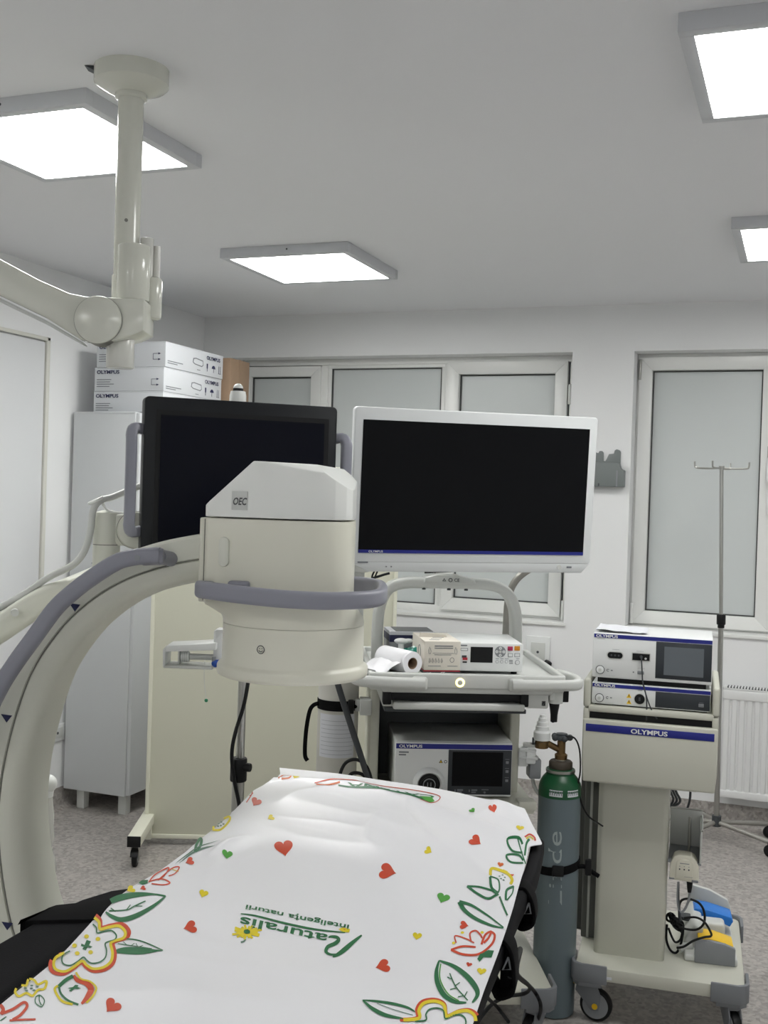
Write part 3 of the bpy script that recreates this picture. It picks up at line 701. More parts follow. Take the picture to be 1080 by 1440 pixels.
b = MB(); b.cyl(M_LGREY, (xl+.05, -.01, zm), (xr-.004, -.01, zm), .0075, n=18); b.cyl(M_CAP, (xl+.038, -.01, zm), (xl+.06, -.01, zm), .0135, n=22, bev=.004)
for k in range(3): b.cyl(M_LGREY, (xl+.043+.005*k, -.01, zm), (xl+.0445+.005*k, -.01, zm), .0139, n=22)
b.build('roller', ss)
c = Q(303, 933, -.05)
b = MB(); b.ball(M_BLUEK, c, .010, (1.0, .8, .95)); b.prism(M_BLUEK, [(c.x+.004, c.z-.002), (c.x+.016, c.z+.006), (c.x+.014, c.z+.010), (c.x, c.z+.009)], 'xz', c.y-.003, c.y+.003, .001); b.cyl(M_MGREY, (c.x-.004, c.y, c.z), (c.x-.004, c.y, c.z+.016), .005, n=12); b.build('blue_clip', ss)
b = MB(); b.tube(M_LGREY, [Q(288, 925, -.03), Q(287, 950, -.03), Q(288, 968, -.03), Q(290, 983, -.03)], .0008, n=6, smooth=3); st_ = b.build('string', ss); c = Q(290, 985, -.03); b = MB(); b.ball(M_GREENB, c, .0045); b.build('green_bead', st_)
b = MB(); b.tube(M_BLACK, [(.02, .0, 1.16), Q(348, 965, -.03), Q(342, 995, -.03), Q(331, 1030, -.03), Q(326, 1060, -.03), Q(329, 1095, -.03), Q(336, 1130, -.03), Q(340, 1170, -.03), (0.02, -.03, .6)], .0048, n=10, smooth=5); b.build('cable', ss)

# white wrapped post behind the lower arc
pw = at_depth(64, 1120, 3.02)
wp = thing('wrapped_post', 'white ball-topped post in a crumpled clear sleeve behind the lower left of the C-arc', 'post', loc=(pw.x, pw.y, 0), rz=FK.rz)
zb0 = at_depth(66, 1102, 3.02).z
b = MB(); b.ball(M_CAP, (.004, 0, zb0), .026); b.lathe(M_CAP, [(.02, zb0-.035), (.022, zb0-.015)], None, 24); b.build('knob', wp)
random.seed(9)
pts = [(.004+.05*((zb0-.03-z)/(zb0))**1.3, 0, z) for z in [zb0-.03-k*(zb0-.04)/26 for k in range(27)]]
b = MB(); b.tube(M_CARM, pts, .013, n=14); b.build('shaft', wp)
b = MB(); b.tube(M_FILM, [Vector(p)+Vector((random.uniform(-.003, .003), random.uniform(-.003, .003), 0)) for p in pts[:20]], .0185, n=9, scales=[1+random.uniform(-.22, .25) for _ in range(20)]); b.build('sleeve', wp)
b = MB(); b.lathe(M_LGREY, [(.09, 0), (.09, .02), (.03, .03), (.016, .05)], Matrix.Translation((.05, 0, 0)), 30); b.build('foot', wp)

# ================================================================== OPERATING TABLE AND SHEET
FB = Fr(0, 0, 8.4); ZB = .926
tbl = thing('procedure_table', 'black upholstered procedure table under the printed white sheet', 'table', FB)
b = MB(); b.prism(M_CUSH, [(-.795, .35), (-.212, .35), (-.206, 1.6), (-.184, 2.10), (-.25, 2.36), (-.40, 2.50), (-.775, 2.54), (-.795, 2.4)], 'xy', .868, ZB-.004, .012, 3); b.build('mattress', tbl)
b = MB(); b.prism(M_DGREY, [(-.77, .4), (-.225, .4), (-.215, 2.08), (-.28, 2.33), (-.42, 2.45), (-.75, 2.48)], 'xy', .835, .868, .004); b.build('table_top', tbl)
pad = [(-.786, .35), (-.905, .35), (-.905, 1.30), (-.900, 1.46), (-.886, 1.60), (-.868, 1.68), (-.84, 1.735), (-.81, 1.76), (-.786, 1.76)]
b = MB(); b.prism(M_CUSH, pad, 'xy', .845, ZB-.003, .016, 4); sp = b.build('side_pad', tbl)
b = MB(); b.prism(M_STRAP, [(-.78, 1.60), (-.899, 1.555), (-.8955, 1.545), (-.8875, 1.616), (-.882, 1.63), (-.78, 1.70)], 'xy', .842, ZB+.003, .003); b.build('strap', sp)
b = MB(); b.sweep(M_CUSH, catmull([(-.196, .3, .900), (-.196, 1.3, .900), (-.188, 1.58, .900), (-.180, 1.73, .900), (-.171, 1.90, .900), (-.158, 2.07, .901), (-.160, 2.26, .902)], 5), rrect(.026, .040, .010), up=(0, 0, 1)); b.build('side_rail_pad', tbl)
for v, dz, w, du in ((1.975, .055, .046, -.010), (1.735, .072, .052, -.020)):
    b = MB()
    lo = catmull([(du-.166, v, .912), (du-.158, v, .9215), (du-.147, v, .9205), (du-.134, v-.004, .900), (du-.130, v-.008, .925-dz), (du-.140, v-.008, .912-dz), (du-.156, v-.004, .910-dz), (du-.172, v, .915-dz*.7)], 5)
    b.sweep(M_STRAP, lo, rrect(.006, w, .002), up=(0, 1, 0)); b.prism(M_STRAP, [(du-.148, .918), (du-.137, .896), (du-.133, .925-dz), (du-.141, .914-dz), (du-.155, .912-dz), (du-.154, .87)], 'xz', v-.004, v+w*.42, .003); b.build('strap_loop', tbl)
    q = MB(); q.tube(M_MGREY, [(du-.140, v-w*.52, .900), (du-.136, v-w*.54, .882), (du-.148, v-w*.54, .880), (du-.140, v-w*.52, .900)], .0016, n=6); q.build('strap_buckle', tbl)
b = MB(); b.box(M_CARM, -.62, -.34, .95, 1.35, .10, .84, .02, 3); b.build('pedestal', tbl)
b = MB(); b.box(M_CARM, -.74, -.22, .55, 1.75, .03, .12, .02, 3)
b.build('base', tbl)
for x in (-.7, -.26):
    for y in (.6, 1.7): b = MB(); b.cyl(M_BLACK, (x-.015, y, .035), (x+.015, y, .035), .035, n=24, bev=.004); b.build('caster', tbl)

# ---- the sheet
def onS(px, py): return FB.Z(ZB, px, py)
EDGE_L = [(2.613, -.822), (2.55, -.80), (2.501, -.790), (2.448, -.801), (2.386, -.809), (2.307, -.803), (2.222, -.796), (2.091, -.793), (1.942, -.789), (1.835, -.796), (1.749, -.805), (1.676, -.804), (1.615, -.801), (1.531, -.791), (1.455, -.781), (1.365, -.777), (1.295, -.777), (1.0, -.78), (.6, -.78)]
EDGE_R = [(2.443, -.204), (2.186, -.146), (2.164, -.170), (2.05, -.168), (1.842, -.167), (1.646, -.170), (1.509, -.174), (1.412, -.175), (1.0, -.175), (.6, -.175)]
FAR = [(-.822, 2.613), (-.682, 2.611), (-.514, 2.571), (-.353, 2.514), (-.204, 2.443), (-.146, 2.186)]
def interp(T, v):
    if v >= T[0][0]: return T[0][1]
    for a, c in zip(T, T[1:]):
        if c[0] <= v <= a[0]: return a[1]+(c[1]-a[1])*(a[0]-v)/max(1e-9, a[0]-c[0])
    return T[-1][1]
ridges = []   # (picture polyline, half width, height)
def ridge(pp, w, h): ridges.append(([(onS(*p).x, onS(*p).y) for p in pp], w, h))
ridge([(393, 1096), (440, 1102), (500, 1106), (570, 1128)], .030, .011); ridge([(570, 1128), (640, 1152), (740, 1188)], .028, .014)
ridge([(570, 1130), (575, 1150), (600, 1180), (640, 1205)], .018, .008); ridge([(530, 1142), (516, 1165), (514, 1185), (530, 1200)], .020, .006)
ridge([(342, 1182), (318, 1192), (295, 1208)], .014, .010); ridge([(318, 1192), (300, 1225), (285, 1260)], .02, .004)
ridge([(390, 1150), (470, 1160), (520, 1172)], .020, .003); ridge([(470, 1108), (420, 1118), (395, 1130)], .02, .006)
ridge([(660, 1160), (700, 1130), (712, 1122)], .014, .006); ridge([(700, 1125), (735, 1150)], .014, .006)
ridge([(150, 1330), (300, 1360), (480, 1385)], .025, .003); ridge([(200, 1300), (330, 1340), (500, 1400)], .02, .002); ridge([(640, 1190), (690, 1240), (700, 1290)], .02, .004)
ridge([(400, 1125), (520, 1150), (700, 1215)], .05, .005); ridge([(330, 1150), (420, 1180), (560, 1200), (690, 1250)], .035, .0035); ridge([(60, 1400), (250, 1400), (520, 1430)], .03, .003)
ridge([(360, 1090), (372, 1102), (395, 1100)], .012, .008); ridge([(230, 1240), (300, 1225), (400, 1190)], .022, .003); ridge([(560, 1255), (600, 1300), (640, 1330)], .03, .0025)
def segd(p, a, c):
    ax, ay = a; dx, dy = c[0]-ax, c[1]-ay; L2 = dx*dx+dy*dy
    t = max(0, min(1, ((p[0]-ax)*dx+(p[1]-ay)*dy)/L2)) if L2 else 0
    return math.hypot(p[0]-ax-t*dx, p[1]-ay-t*dy), t
def sheet_z(u, v):
    z = .0012*math.sin(9*u+4*v)+.0012*math.sin(17*v-6*u)+.0007*math.sin(31*u+23*v)
    for pl, w, h in ridges:
        best = 9; tt = 0; n_ = len(pl)-1
        for i in range(n_):
            d_, t = segd((u, v), pl[i], pl[i+1])
            if d_ < best: best = d_; tt = (i+t)/n_
        if best < 3*w: z += 1.15*h*math.exp(-math.sqrt((best/w)**2+.02)*1.15)*(.35+.65*math.sin(PI*min(1, max(0, tt*.9+.05))))
    return ZB+.004+max(-.003, z)
b = MB()
NV, NU = 300, 130
rows = []
for i in range(NV+1):
    v = 2.613-(2.613-.6)*(i/NV)**1.25
    l = interp(EDGE_L, v); r = interp(EDGE_R, v)
    if v > 2.186:                                  # far end: right limit follows the slanted far edge
        for a, c in zip(FAR, FAR[1:]):
            if c[1] <= v <= a[1]: r = a[0]+(c[0]-a[0])*(a[1]-v)/max(1e-9, a[1]-c[1])
    row = []
    for k in range(NU+1):
        u = l+(r-l)*k/NU; edge = min(k, NU-k)/NU
        drop = .003*max(0, 1-(u-l)/.02)**2 if v < 2.2 else 0
        row.append((u, v, sheet_z(u, v)-drop))
    rows.append(row)
vs = [p for r_ in rows for p in r_]; W1 = NU+1
fs = [(i*W1+k, i*W1+k+1, (i+1)*W1+k+1, (i+1)*W1+k) for i in range(NV) for k in range(NU)]
b.raw(M_SHEET, [(x, y, z) for x, y, z in vs], [f[::-1] for f in fs])
vs2 = [(x, y, z-.0012) for x, y, z in vs]
b.raw(M_SHEET, vs2, fs)

def decal_tris(m, tris, layer):
    e = .0008+.0003*layer
    st = [tuple(Vector((p[0], p[1])) for p in t) for t in tris]
    work = []
    for t in st:
        a, c, d = [FB.Z(ZB, p.x, p.y) for p in t]; work.append((Vector((a.x, a.y)), Vector((c.x, c.y)), Vector((d.x, d.y))))
    out = []
    while work:
        t = work.pop()
        L3 = [(t[1]-t[0]).length, (t[2]-t[1]).length, (t[0]-t[2]).length]; k = L3.index(max(L3))
        if L3[k] > .008 and len(out) < 4000:
            a, c, d = t[k], t[(k+1) % 3], t[(k+2) % 3]; mm = (a+c)/2; work += [(a, mm, d), (mm, c, d)]
        else: out.append(t)
    for t in out:
        P = [(p.x, p.y, sheet_z(p.x, p.y)+e) for p in t]
        if ((t[1]-t[0]).x*(t[2]-t[0]).y-(t[1]-t[0]).y*(t[2]-t[0]).x) < 0: P = P[::-1]
        b.raw(m, P, [(0, 1, 2)])
def on_sheet(px, py):
    q = FB.Z(ZB, px, py); return interp(EDGE_L, q.y)-.0 <= q.x <= interp(EDGE_R, q.y)+.002
def fill(m, poly, layer=0):
    poly = [Vector((p[0], p[1], 0)) for p in poly]
    ts = geometry.tessellate_polygon([poly])
    decal_tris(m, [(poly[i], poly[j], poly[k]) for i, j, k in ts if on_sheet((poly[i].x+poly[j].x+poly[k].x)/3, (poly[i].y+poly[j].y+poly[k].y)/3)], layer)
def stroke(m, pts, w, layer=0, closed=False, smooth=6, taper=False):
    P = catmull([Vector((p[0], p[1], 0)) for p in pts], smooth, closed) if smooth else [Vector((p[0], p[1], 0)) for p in pts]
    N = len(P); Lf = []; Rt = []
    for i in range(N):
        t = (P[(i+1) % N]-P[i-1]) if closed else (P[min(i+1, N-1)]-P[max(i-1, 0)])
        if t.length < 1e-9: t = Vector((1, 0, 0))
        t.normalize(); nn = Vector((-t.y, t.x, 0))
        f = i/(N-1)
        ww = (w(f) if callable(w) else w)*(max(.15, math.sin(PI*f)) if taper else 1)
        Lf.append(P[i]+nn*ww/2); Rt.append(P[i]-nn*ww/2)
    T = []
    for i in range(N if closed else N-1):
        j = (i+1) % N
        if not on_sheet(P[i].x, P[i].y): continue
        T += [(Lf[i], Rt[i], Rt[j]), (Lf[i], Rt[j], Lf[j])]
    decal_tris(m, T, layer)
def heart(m, cx, cy, s, deg, sq=.85):
    P = []
    for k in range(36):
        t = 2*PI*k/36; x = 16*math.sin(t)**3/17; y = -(13*math.cos(t)-5*math.cos(2*t)-2*math.cos(3*t)-math.cos(4*t))/17
        a = math.radians(deg); P.append((cx+s*(x*math.cos(a)-y*math.sin(a)), cy+s*sq*(x*math.sin(a)+y*math.cos(a))))
    fill(m, P)
# tip direction: deg 0 tip down, -90 tip right, 90 tip left
for m_, x, y, s_, d_ in ((M_RED, 399, 1197, 14, -10), (M_RED, 544, 1228, 14, -75), (M_RED, 668, 1187, 10, -55), (M_RED, 360, 1131, 8, 30), (M_RED, 693, 1141.5, 6.5, -20),
        (M_LGRN, 319.5, 1207.5, 8, 5), (M_LGRN, 623, 1267, 10, 20), (M_LGRN, 664, 1144, 5, -40), (M_YEL, 586.5, 1318.5, 7, 10), (M_YEL, 602, 1200, 6, -60), (M_YEL, 381, 1153.5, 5.5, 60), (M_YEL, 731, 1170, 6, 10),
        (M_RED, 539, 1363, 12, 75), (M_RED, 268, 1308, 11, 75), (M_RED, 158, 1420, 13, 40), (M_YEL, 286, 1263, 7, 20), (M_RED, 267, 1215.5, 7, 70), (M_RED, 201, 1253, 4.5, 70), (M_YEL, 184, 1255, 7, 60),
        (M_RED, 659.5, 1359, 4.5, 20), (M_YEL, 677, 1369, 7, 10), (M_RED, 652, 1304.5, 7, -80), (M_ORANGE, 703.6, 1220, 4.5, 10), (M_RED, 720, 1235, 2.6, 0)):
    heart(m_, x, y, s_, d_)
S3 = lambda L_: [(x/2.7, 1060+y/2.7) for x, y in L_]
S4 = lambda L_: [(300+x/2.25, 1060+y/2.25) for x, y in L_]
S5 = lambda L_: [(x/4.5, 1220+y/4.5) for x, y in L_]
S6 = lambda L_: [(500+x/3.857, 1220+y/3.857) for x, y in L_]
# left border, from the far end towards the camera
stroke(M_GRN, S3([(905, 205), (912, 175), (918, 155)]), 5); stroke(M_RED, S3([(920, 190), (935, 150), (960, 140), (955, 165), (935, 195)]), 1.4); stroke(M_RED, S3([(945, 150), (948, 170), (960, 160)]), 1.2)
stroke(M_YEL, S3([(810, 295), (815, 275), (840, 262), (868, 250), (872, 262), (855, 285), (835, 300), (812, 300)]), 3, closed=True)
for x, y in ((830, 275), (840, 270), (848, 278), (838, 284), (828, 286)): fill(M_GREYG, [(x/2.7+1.6*math.cos(t), 1060+y/2.7+1.2*math.sin(t)) for t in [k*PI/4 for k in range(8)]])
stroke(M_GRN, S3([(740, 385), (745, 360), (760, 335), (765, 345), (758, 368), (742, 385)]), 3.5); stroke(M_GREYG, S3([(665, 425), (710, 395), (760, 365), (835, 345)]), 2, taper=True); stroke(M_GREYG, S3([(680, 425), (730, 390), (780, 372), (815, 370)]), 3, taper=True)
for L_ in ([(565, 497), (590, 465), (640, 440), (625, 470), (600, 490)], [(600, 490), (650, 445), (680, 440), (665, 465), (640, 475)], [(565, 495), (610, 485), (645, 500), (620, 508), (575, 503)]): stroke(M_RED, S3(L_), 1.8)
stroke(M_YEL, S3([(650, 445), (678, 458)]), 1.2); fill(M_GRN, S3([(525, 500), (540, 488), (562, 488), (560, 502), (540, 508)]))
# large leaf
stroke(M_GRN, S5([(655, 268), (700, 235), (780, 208), (880, 192), (980, 190), (1048, 202)]), lambda f: 2+7*math.sin(PI*min(1, f*1.25)) if f < .8 else 2.5); stroke(M_GRN, S5([(1048, 202), (980, 260), (900, 310), (830, 340), (760, 350), (700, 325), (668, 300)]), lambda f: 2+5*math.sin(PI*f))
stroke(M_GRN, S5([(690, 295), (800, 292), (850, 268), (920, 235)]), 1.6); stroke(M_GRN, S5([(800, 292), (825, 260)]), 1.4); stroke(M_GRN, S5([(855, 268), (900, 268)]), 1.2); stroke(M_GRN, S5([(730, 300), (700, 278)]), 1.3)
# second leaf
stroke(M_GRN, S5([(735, 545), (790, 545), (880, 552), (960, 555), (1030, 552)]), lambda f: 1.5+8*math.sin(PI*min(1, .1+f)), 0); stroke(M_GRN, S5([(735, 490), (800, 470), (880, 482), (960, 515), (1030, 552)]), 1.8); stroke(M_GRN, S5([(745, 500), (820, 515), (900, 530), (960, 540)]), 1.3)
for L_ in ([(800, 510), (780, 488)], [(830, 517), (850, 500)], [(870, 525), (860, 500)], [(880, 527), (905, 515)]): stroke(M_GRN, S5(L_), 1.0)
# big blossom with contour bands
def blossom(L_, cx, cy, S, bands, close=True):
    for m_, k, w, ly in bands: stroke(m_, S([(cx+(x-cx)*k, cy+(y-cy)*k) for x, y in L_]), w, ly, closed=close)
outer = [(600, 318), (632, 350), (640, 395), (700, 385), (770, 380), (812, 420), (800, 460), (740, 480), (712, 500), (725, 560), (712, 620), (660, 660), (590, 668), (545, 640), (515, 612), (460, 655), (400, 690), (340, 680), (320, 640), (335, 590), (395, 555)]
blossom(outer, 560, 505, S5, [(M_RED, 1.01, 5.4, 0), (M_YEL, .92, 4.0, 1)], False)
blossom(outer, 555, 500, S5, [(M_GRN, .70, 1.8, 1)], False)
fill(M_GRN, S5([(515, 490), (535, 500), (548, 468), (575, 478), (563, 503), (585, 512), (572, 520), (555, 512), (542, 535), (520, 525), (533, 510), (512, 505)]))
for x, y in ((547, 446), (620, 464), (471, 503), (488, 552), (573, 546)): fill(M_YEL, [(x/4.5+3.4*math.cos(t), 1220+y/4.5+2.9*math.sin(t)) for t in [k*PI/6 for k in range(12)]])
# bud under the blossom
stroke(M_RED, S5([(465, 700), (490, 735), (545, 755), (575, 800), (550, 850), (515, 890)]), lambda f: 3+6*math.sin(PI*f)); stroke(M_YEL, S5([(480, 680), (510, 725), (570, 745), (608, 790), (590, 840), (545, 885)]), 2.6, 1)
stroke(M_GRN, S5([(462, 705), (415, 735), (372, 780)]), 5.5); stroke(M_GRN, S5([(372, 785), (385, 830), (430, 870), (495, 895)]), 3); stroke(M_YEL, S5([(365, 775), (345, 800), (365, 845), (400, 878), (460, 893)]), 3.4)
fill(M_GRN, S5([(428, 792), (460, 785), (475, 768), (495, 770), (490, 785), (512, 792), (490, 800), (470, 797), (450, 818), (435, 812), (450, 800)]))
# small yellow flower, sprig and red tulip at the corner
blossom([(95, 810), (120, 770), (165, 770), (180, 730), (215, 735), (240, 765), (290, 742), (290, 775), (275, 800), (240, 805), (205, 840), (165, 822), (120, 840)], 190, 787, S5, [(M_YEL, 1.0, 3.4, 0)])
for x, y in ((160, 790), (200, 773), (235, 782), (198, 792), (167, 806), (214, 806)): fill(M_GREYG, [(x/4.5+2.3*math.cos(t), 1220+y/4.5+1.4*math.sin(t)) for t in [k*PI/4 for k in range(8)]])
stroke(M_GRN, S5([(250, 835), (225, 850), (225, 885), (262, 908), (280, 870), (252, 838), (248, 870), (262, 900)]), 1.4)
stroke(M_RED, S5([(0, 890), (20, 920), (5, 950)]), 5); stroke(M_RED, S5([(10, 945), (80, 920), (150, 880), (170, 905), (130, 955), (80, 985)]), 4); stroke(M_RED, S5([(60, 988), (150, 985), (225, 985)]), 2.6); stroke(M_GRN, S5([(0, 990), (30, 970), (40, 965)]), 1.5)
# right border
stroke(M_GRN, S4([(988, 355), (975, 320), (962, 285)]), 1.6)
for L_ in ([(978, 322), (945, 315), (930, 285), (965, 285), (978, 300)], [(980, 352), (940, 350), (928, 328), (965, 328), (980, 345)], [(985, 330), (990, 300), (1000, 290)]): stroke(M_GRN, S4(L_), 2.6)
stroke(M_RED, S4([(985, 285), (1000, 270), (1015, 280), (1018, 292)]), 2.6); stroke(M_YEL, S4([(990, 290), (1002, 280), (1012, 290)]), 2.2, 1)
stroke(M_YEL, S4([(876, 400), (880, 375), (905, 378), (932, 390), (945, 410), (940, 425)]), 4.2); stroke(M_YEL, S4([(915, 378), (930, 385)]), 3)
for x, y in ((905, 400), (915, 395), (922, 403), (910, 408), (918, 412)): fill(M_GREYG, [(300+x/2.25+1.4*math.cos(t), 1060+y/2.25+1.0*math.sin(t)) for t in [k*PI/4 for k in range(8)]])
for L_, w in (([(930, 520), (918, 495), (905, 465)], 2.6), ([(902, 458), (870, 470), (835, 452), (803, 427)], 3.2), ([(803, 427), (840, 432), (880, 448), (898, 462)], 2.4), ([(900, 455), (880, 440), (875, 405)], 3.4), ([(875, 405), (900, 412), (905, 440), (900, 455)], 2.2), ([(925, 475), (928, 445), (950, 432)], 3.2), ([(950, 432), (945, 455), (928, 475)], 1.6)): stroke(M_GRN, S4(L_), w)
stroke(M_GRN, S4([(918, 557), (880, 550), (830, 530), (795, 505), (778, 478)]), lambda f: 1.5+4.5*math.sin(PI*f*.5)); stroke(M_GRN, S4([(778, 478), (815, 488), (860, 515), (918, 555)]), lambda f: 5-3.6*f)
stroke(M_RED, S4([(752, 625), (790, 640), (840, 640), (880, 610), (890, 580), (875, 568)]), 3.2); stroke(M_RED, S4([(752, 625), (790, 615), (830, 618)]), 2.6); stroke(M_RED, S4([(768, 605), (765, 583), (800, 592), (825, 605)]), 1.8); stroke(M_RED, S4([(815, 600), (812, 575), (830, 567), (845, 580), (850, 590)]), 2.2); stroke(M_RED, S4([(848, 610), (860, 580), (878, 570), (870, 590), (855, 605)]), 3)
for x, y in ((788, 573), (760, 605), (850, 572)): fill(M_YEL, [(300+x/2.25+2.4*math.cos(t), 1060+y/2.25+1.8*math.sin(t)) for t in [k*PI/4 for k in range(8)]])
fill(M_GRN, S4([(835, 655), (845, 638), (870, 628), (888, 630), (880, 652), (855, 650), (842, 665)]))
# big leaf bottom right
stroke(M_GRN, S6([(453, 515), (438, 580), (445, 650), (480, 715), (540, 750), (600, 752)]), lambda f: 2+5*math.sin(PI*f)); stroke(M_LGRN, S6([(462, 535), (455, 600), (468, 655), (505, 712), (560, 745)]), 1.6, 1)
stroke(M_GRN, S6([(453, 515), (530, 545), (600, 600), (650, 665), (660, 710), (632, 752)]), lambda f: 2+6*math.sin(PI*f)); stroke(M_GRN, S6([(510, 588), (540, 660), (580, 710), (608, 740)]), 1.7)
for L_ in ([(540, 660), (565, 640)], [(525, 625), (497, 610)], [(545, 672), (512, 683)], [(590, 720), (605, 690)], [(585, 715), (555, 722)]): stroke(M_GRN, S6(L_), 1.4)
stroke(M_GRN, S6([(38, 745), (110, 748), (200, 760), (280, 780), (322, 803)]), lambda f: 1.4+2.4*math.sin(PI*f)); stroke(M_GRN, S6([(38, 745), (90, 790), (160, 822), (260, 838)]), lambda f: 1.4+4.5*math.sin(PI*f)); stroke(M_GREYG, S6([(115, 760), (200, 790), (310, 820)]), 1.0)
bl2 = [(245, 845), (335, 835), (335, 790), (365, 752), (430, 742), (480, 765), (495, 825), (560, 800), (620, 795), (660, 830), (650, 900), (560, 960), (440, 980), (330, 930)]
blossom(bl2, 470, 870, S6, [(M_RED, 1.02, 5, 0), (M_YEL, .94, 4.6, 1), (M_GRN, .66, 2, 1)], False)
# lettering across the middle, upside down for the camera
S7 = lambda L_: [(320+x/5.143, 1250+y/5.143) for x, y in L_]
stroke(M_GRN, S7([(760, 510), (800, 490), (850, 452), (905, 405), (970, 355)]), lambda f: 2.2+4.5*math.sin(PI*f)); stroke(M_GRN, S7([(800, 490), (745, 492), (712, 472), (725, 435), (775, 412), (802, 388), (790, 368), (750, 362), (730, 368)]), lambda f: 1.8+3.6*math.sin(PI*f))
stroke(M_GRN, S7([(95, 212), (200, 225), (380, 265), (560, 300), (700, 320), (850, 335)]), lambda f: 1.2+1.8*math.sin(PI*f))
for k in range(18):
    t = 2*PI*k/18; c = (140, 340); stroke(M_YEL, S7([(c[0]+25*math.cos(t), c[1]+14*math.sin(t)), (c[0]+(78+18*(k % 3))*math.cos(t), c[1]+(42+10*(k % 2))*math.sin(t))]), 3.0, 0, smooth=0, taper=False)
fill(M_GRN, S7([(118, 325), (145, 320), (162, 332), (160, 350), (130, 352), (116, 342)]), 1); stroke(M_GREYG, S7([(95, 412), (118, 405), (130, 390)]), 2.4)
fill(M_YEL, S7([(800, 310), (835, 300), (885, 312), (880, 335), (830, 330)])); fill(M_ORANGE, S7([(838, 314), (850, 312), (850, 320), (840, 321)]), 1)
def scrawl(s_, x0, y0, x1, y1, hgt, bold=.016):             # second line in the built-in lettering, slanted
    vs_, fs_ = text_geo(s_, bold); mx = max(v.x for v in vs_)
    dx, dy = (x1-x0)/mx, (y1-y0)/mx; q = []
    for v in vs_:
        X_ = x0+v.x*dx; Y_ = y0+v.x*dy
        q.append((X_-v.y*hgt*.25*1.0, Y_+v.y*hgt))
    for f in fs_:
        for k in range(1, len(f)-1): decal_tris(M_GRN, [(Vector(q[f[0]]), Vector(q[f[k]]), Vector(q[f[k+1]]))], 0)
p = S7([(885, 285), (135, 148)])
scrawl('inteligența naturii', p[0][0], p[0][1], p[1][0], p[1][1], 9.0)
p = S7([(728, 349), (95, 232)]); scrawl('aturalis', p[0][0], p[0][1], p[1][0], p[1][1], 18.0, .014)
# banner across the far end, upside down
stroke(M_GRN, S4([(395, 112), (450, 118), (520, 125), (600, 135), (650, 148), (690, 158)]), lambda f: 1.2+3.5*f); fill(M_LGRN, S4([(655, 142), (690, 145), (700, 158), (685, 166), (668, 158)]), 1)
stroke(M_RED, S4([(320, 105), (370, 100), (440, 103), (520, 110), (620, 120), (715, 142), (690, 166), (655, 156)]), 1.1); stroke(M_ORANGE, S4([(325, 108), (360, 112), (400, 106)]), 1.6)
p = S4([(702, 141), (425, 107)]); scrawl('CATENA', p[0][0], p[0][1], p[1][0], p[1][1], 5.5)
stroke(M_ORANGE, S4([(205, 92), (225, 80), (245, 82), (240, 90), (215, 93)]), 1.6); fill(M_YEL, S4([(250, 85), (270, 82), (272, 90), (255, 92)]))
sh = b.build('printed_sheet', None, angle=60, loc=FB.loc, rz=FB.rz)
tag(sh, 'white paper sheet printed with hearts, leaves and green lettering, covering the table', 'sheet')

# ================================================================== ENDOSCOPY CART
FT = Fr(-.636, 3.20, 25)
ec = thing('endoscopy_cart', 'tall endoscopy cart with arched handle, tray and shelves, behind the table', 'cart', FT)
def caster(parent, x, y, R=.05, W=.026, turn=0., dot=False, ztop=.14):
    M = Matrix.Translation((x, y, 0)) @ Matrix.Rotation(turn, 4, 'Z')
    f = MB(); o = .028
    f.cyl(M_TROLLEYD, M @ Vector((0, 0, ztop-.03)), M @ Vector((0, 0, ztop+.002)), .028, n=24, bev=.003)
    f.prism(M_TROLLEYD, [(-.032, ztop-.025), (.03, ztop-.025), (.035, ztop-.05), (-o+.012, R-.012), (-o-.012, R-.012), (-.045, ztop-.055)], 'xz', -W/2-.007, -W/2-.002, .001, M=M)
    f.prism(M_TROLLEYD, [(-.032, ztop-.025), (.03, ztop-.025), (.035, ztop-.05), (-o+.012, R-.012), (-o-.012, R-.012), (-.045, ztop-.055)], 'xz', W/2+.002, W/2+.007, .001, M=M)
    f.box(M_TROLLEYD, -.035, .03, -W/2-.004, W/2+.004, ztop-.036, ztop-.024, .003, M=M)
    c = f.build('caster', parent)
    w = MB(); A = M @ Vector((-o, -W/2, R)); B = M @ Vector((-o, W/2, R))
    w.cyl(M_BLACK, A, B, R, n=36, bev=.006); d = (B-A).normalized()
    w.cyl(M_MGREY, A-d*.0015, B+d*.0015, R-.010, n=32); w.cyl(M_YELP if dot else M_LGREY, A-d*.009, B+d*.009, .009, n=18); w.build('wheel', c)
    if dot:
        p = MB(); p.box(M_YELP, .02, .05, -.012, .012, ztop-.036, ztop-.024, .003, M=M); p.build('brake_tab', c)
def base_board(parent, w, dpt, zt=.180, inset=.03):
    b = MB(); b.prism(M_TROLLEY, [(q[0]+w/2, q[1]+dpt/2) for q in rrect(w-.012, dpt-.012, .03, 5)], 'xy', zt-.042, zt, .006, 2); o = b.build('base_board', parent)
    for sx, sy in ((0, 0), (1, 0), (0, 1), (1, 1)):
        X = lambda a: a if sx == 0 else w-a
        Yq = lambda a: a if sy == 0 else dpt-a
        pl = [(-.006, .105), (-.006, .022), (.003, .004), (.022, -.006), (.105, -.006), (.105, .004), (.03, .004), (.012, .012), (.004, .03), (.004, .105)]
        b = MB(); b.prism(M_TROLLEYD, [(X(p), Yq(q)) for p, q in pl], 'xy', zt-.048, zt+.010, .003)
        b.prism(M_TROLLEYD, [(X(p), Yq(q)) for p, q in [(.0, .09), (.0, .02), (.02, 0), (.09, 0)]], 'xy', zt-.062, zt-.04, .003); b.build('corner_bumper', parent)
base_board(ec, .60, .64)
bpy.context.view_layer.update()
for o in [c for c in ec.children if c.name.startswith(('base_board', 'corner_bumper'))]: o.location.x = -.60
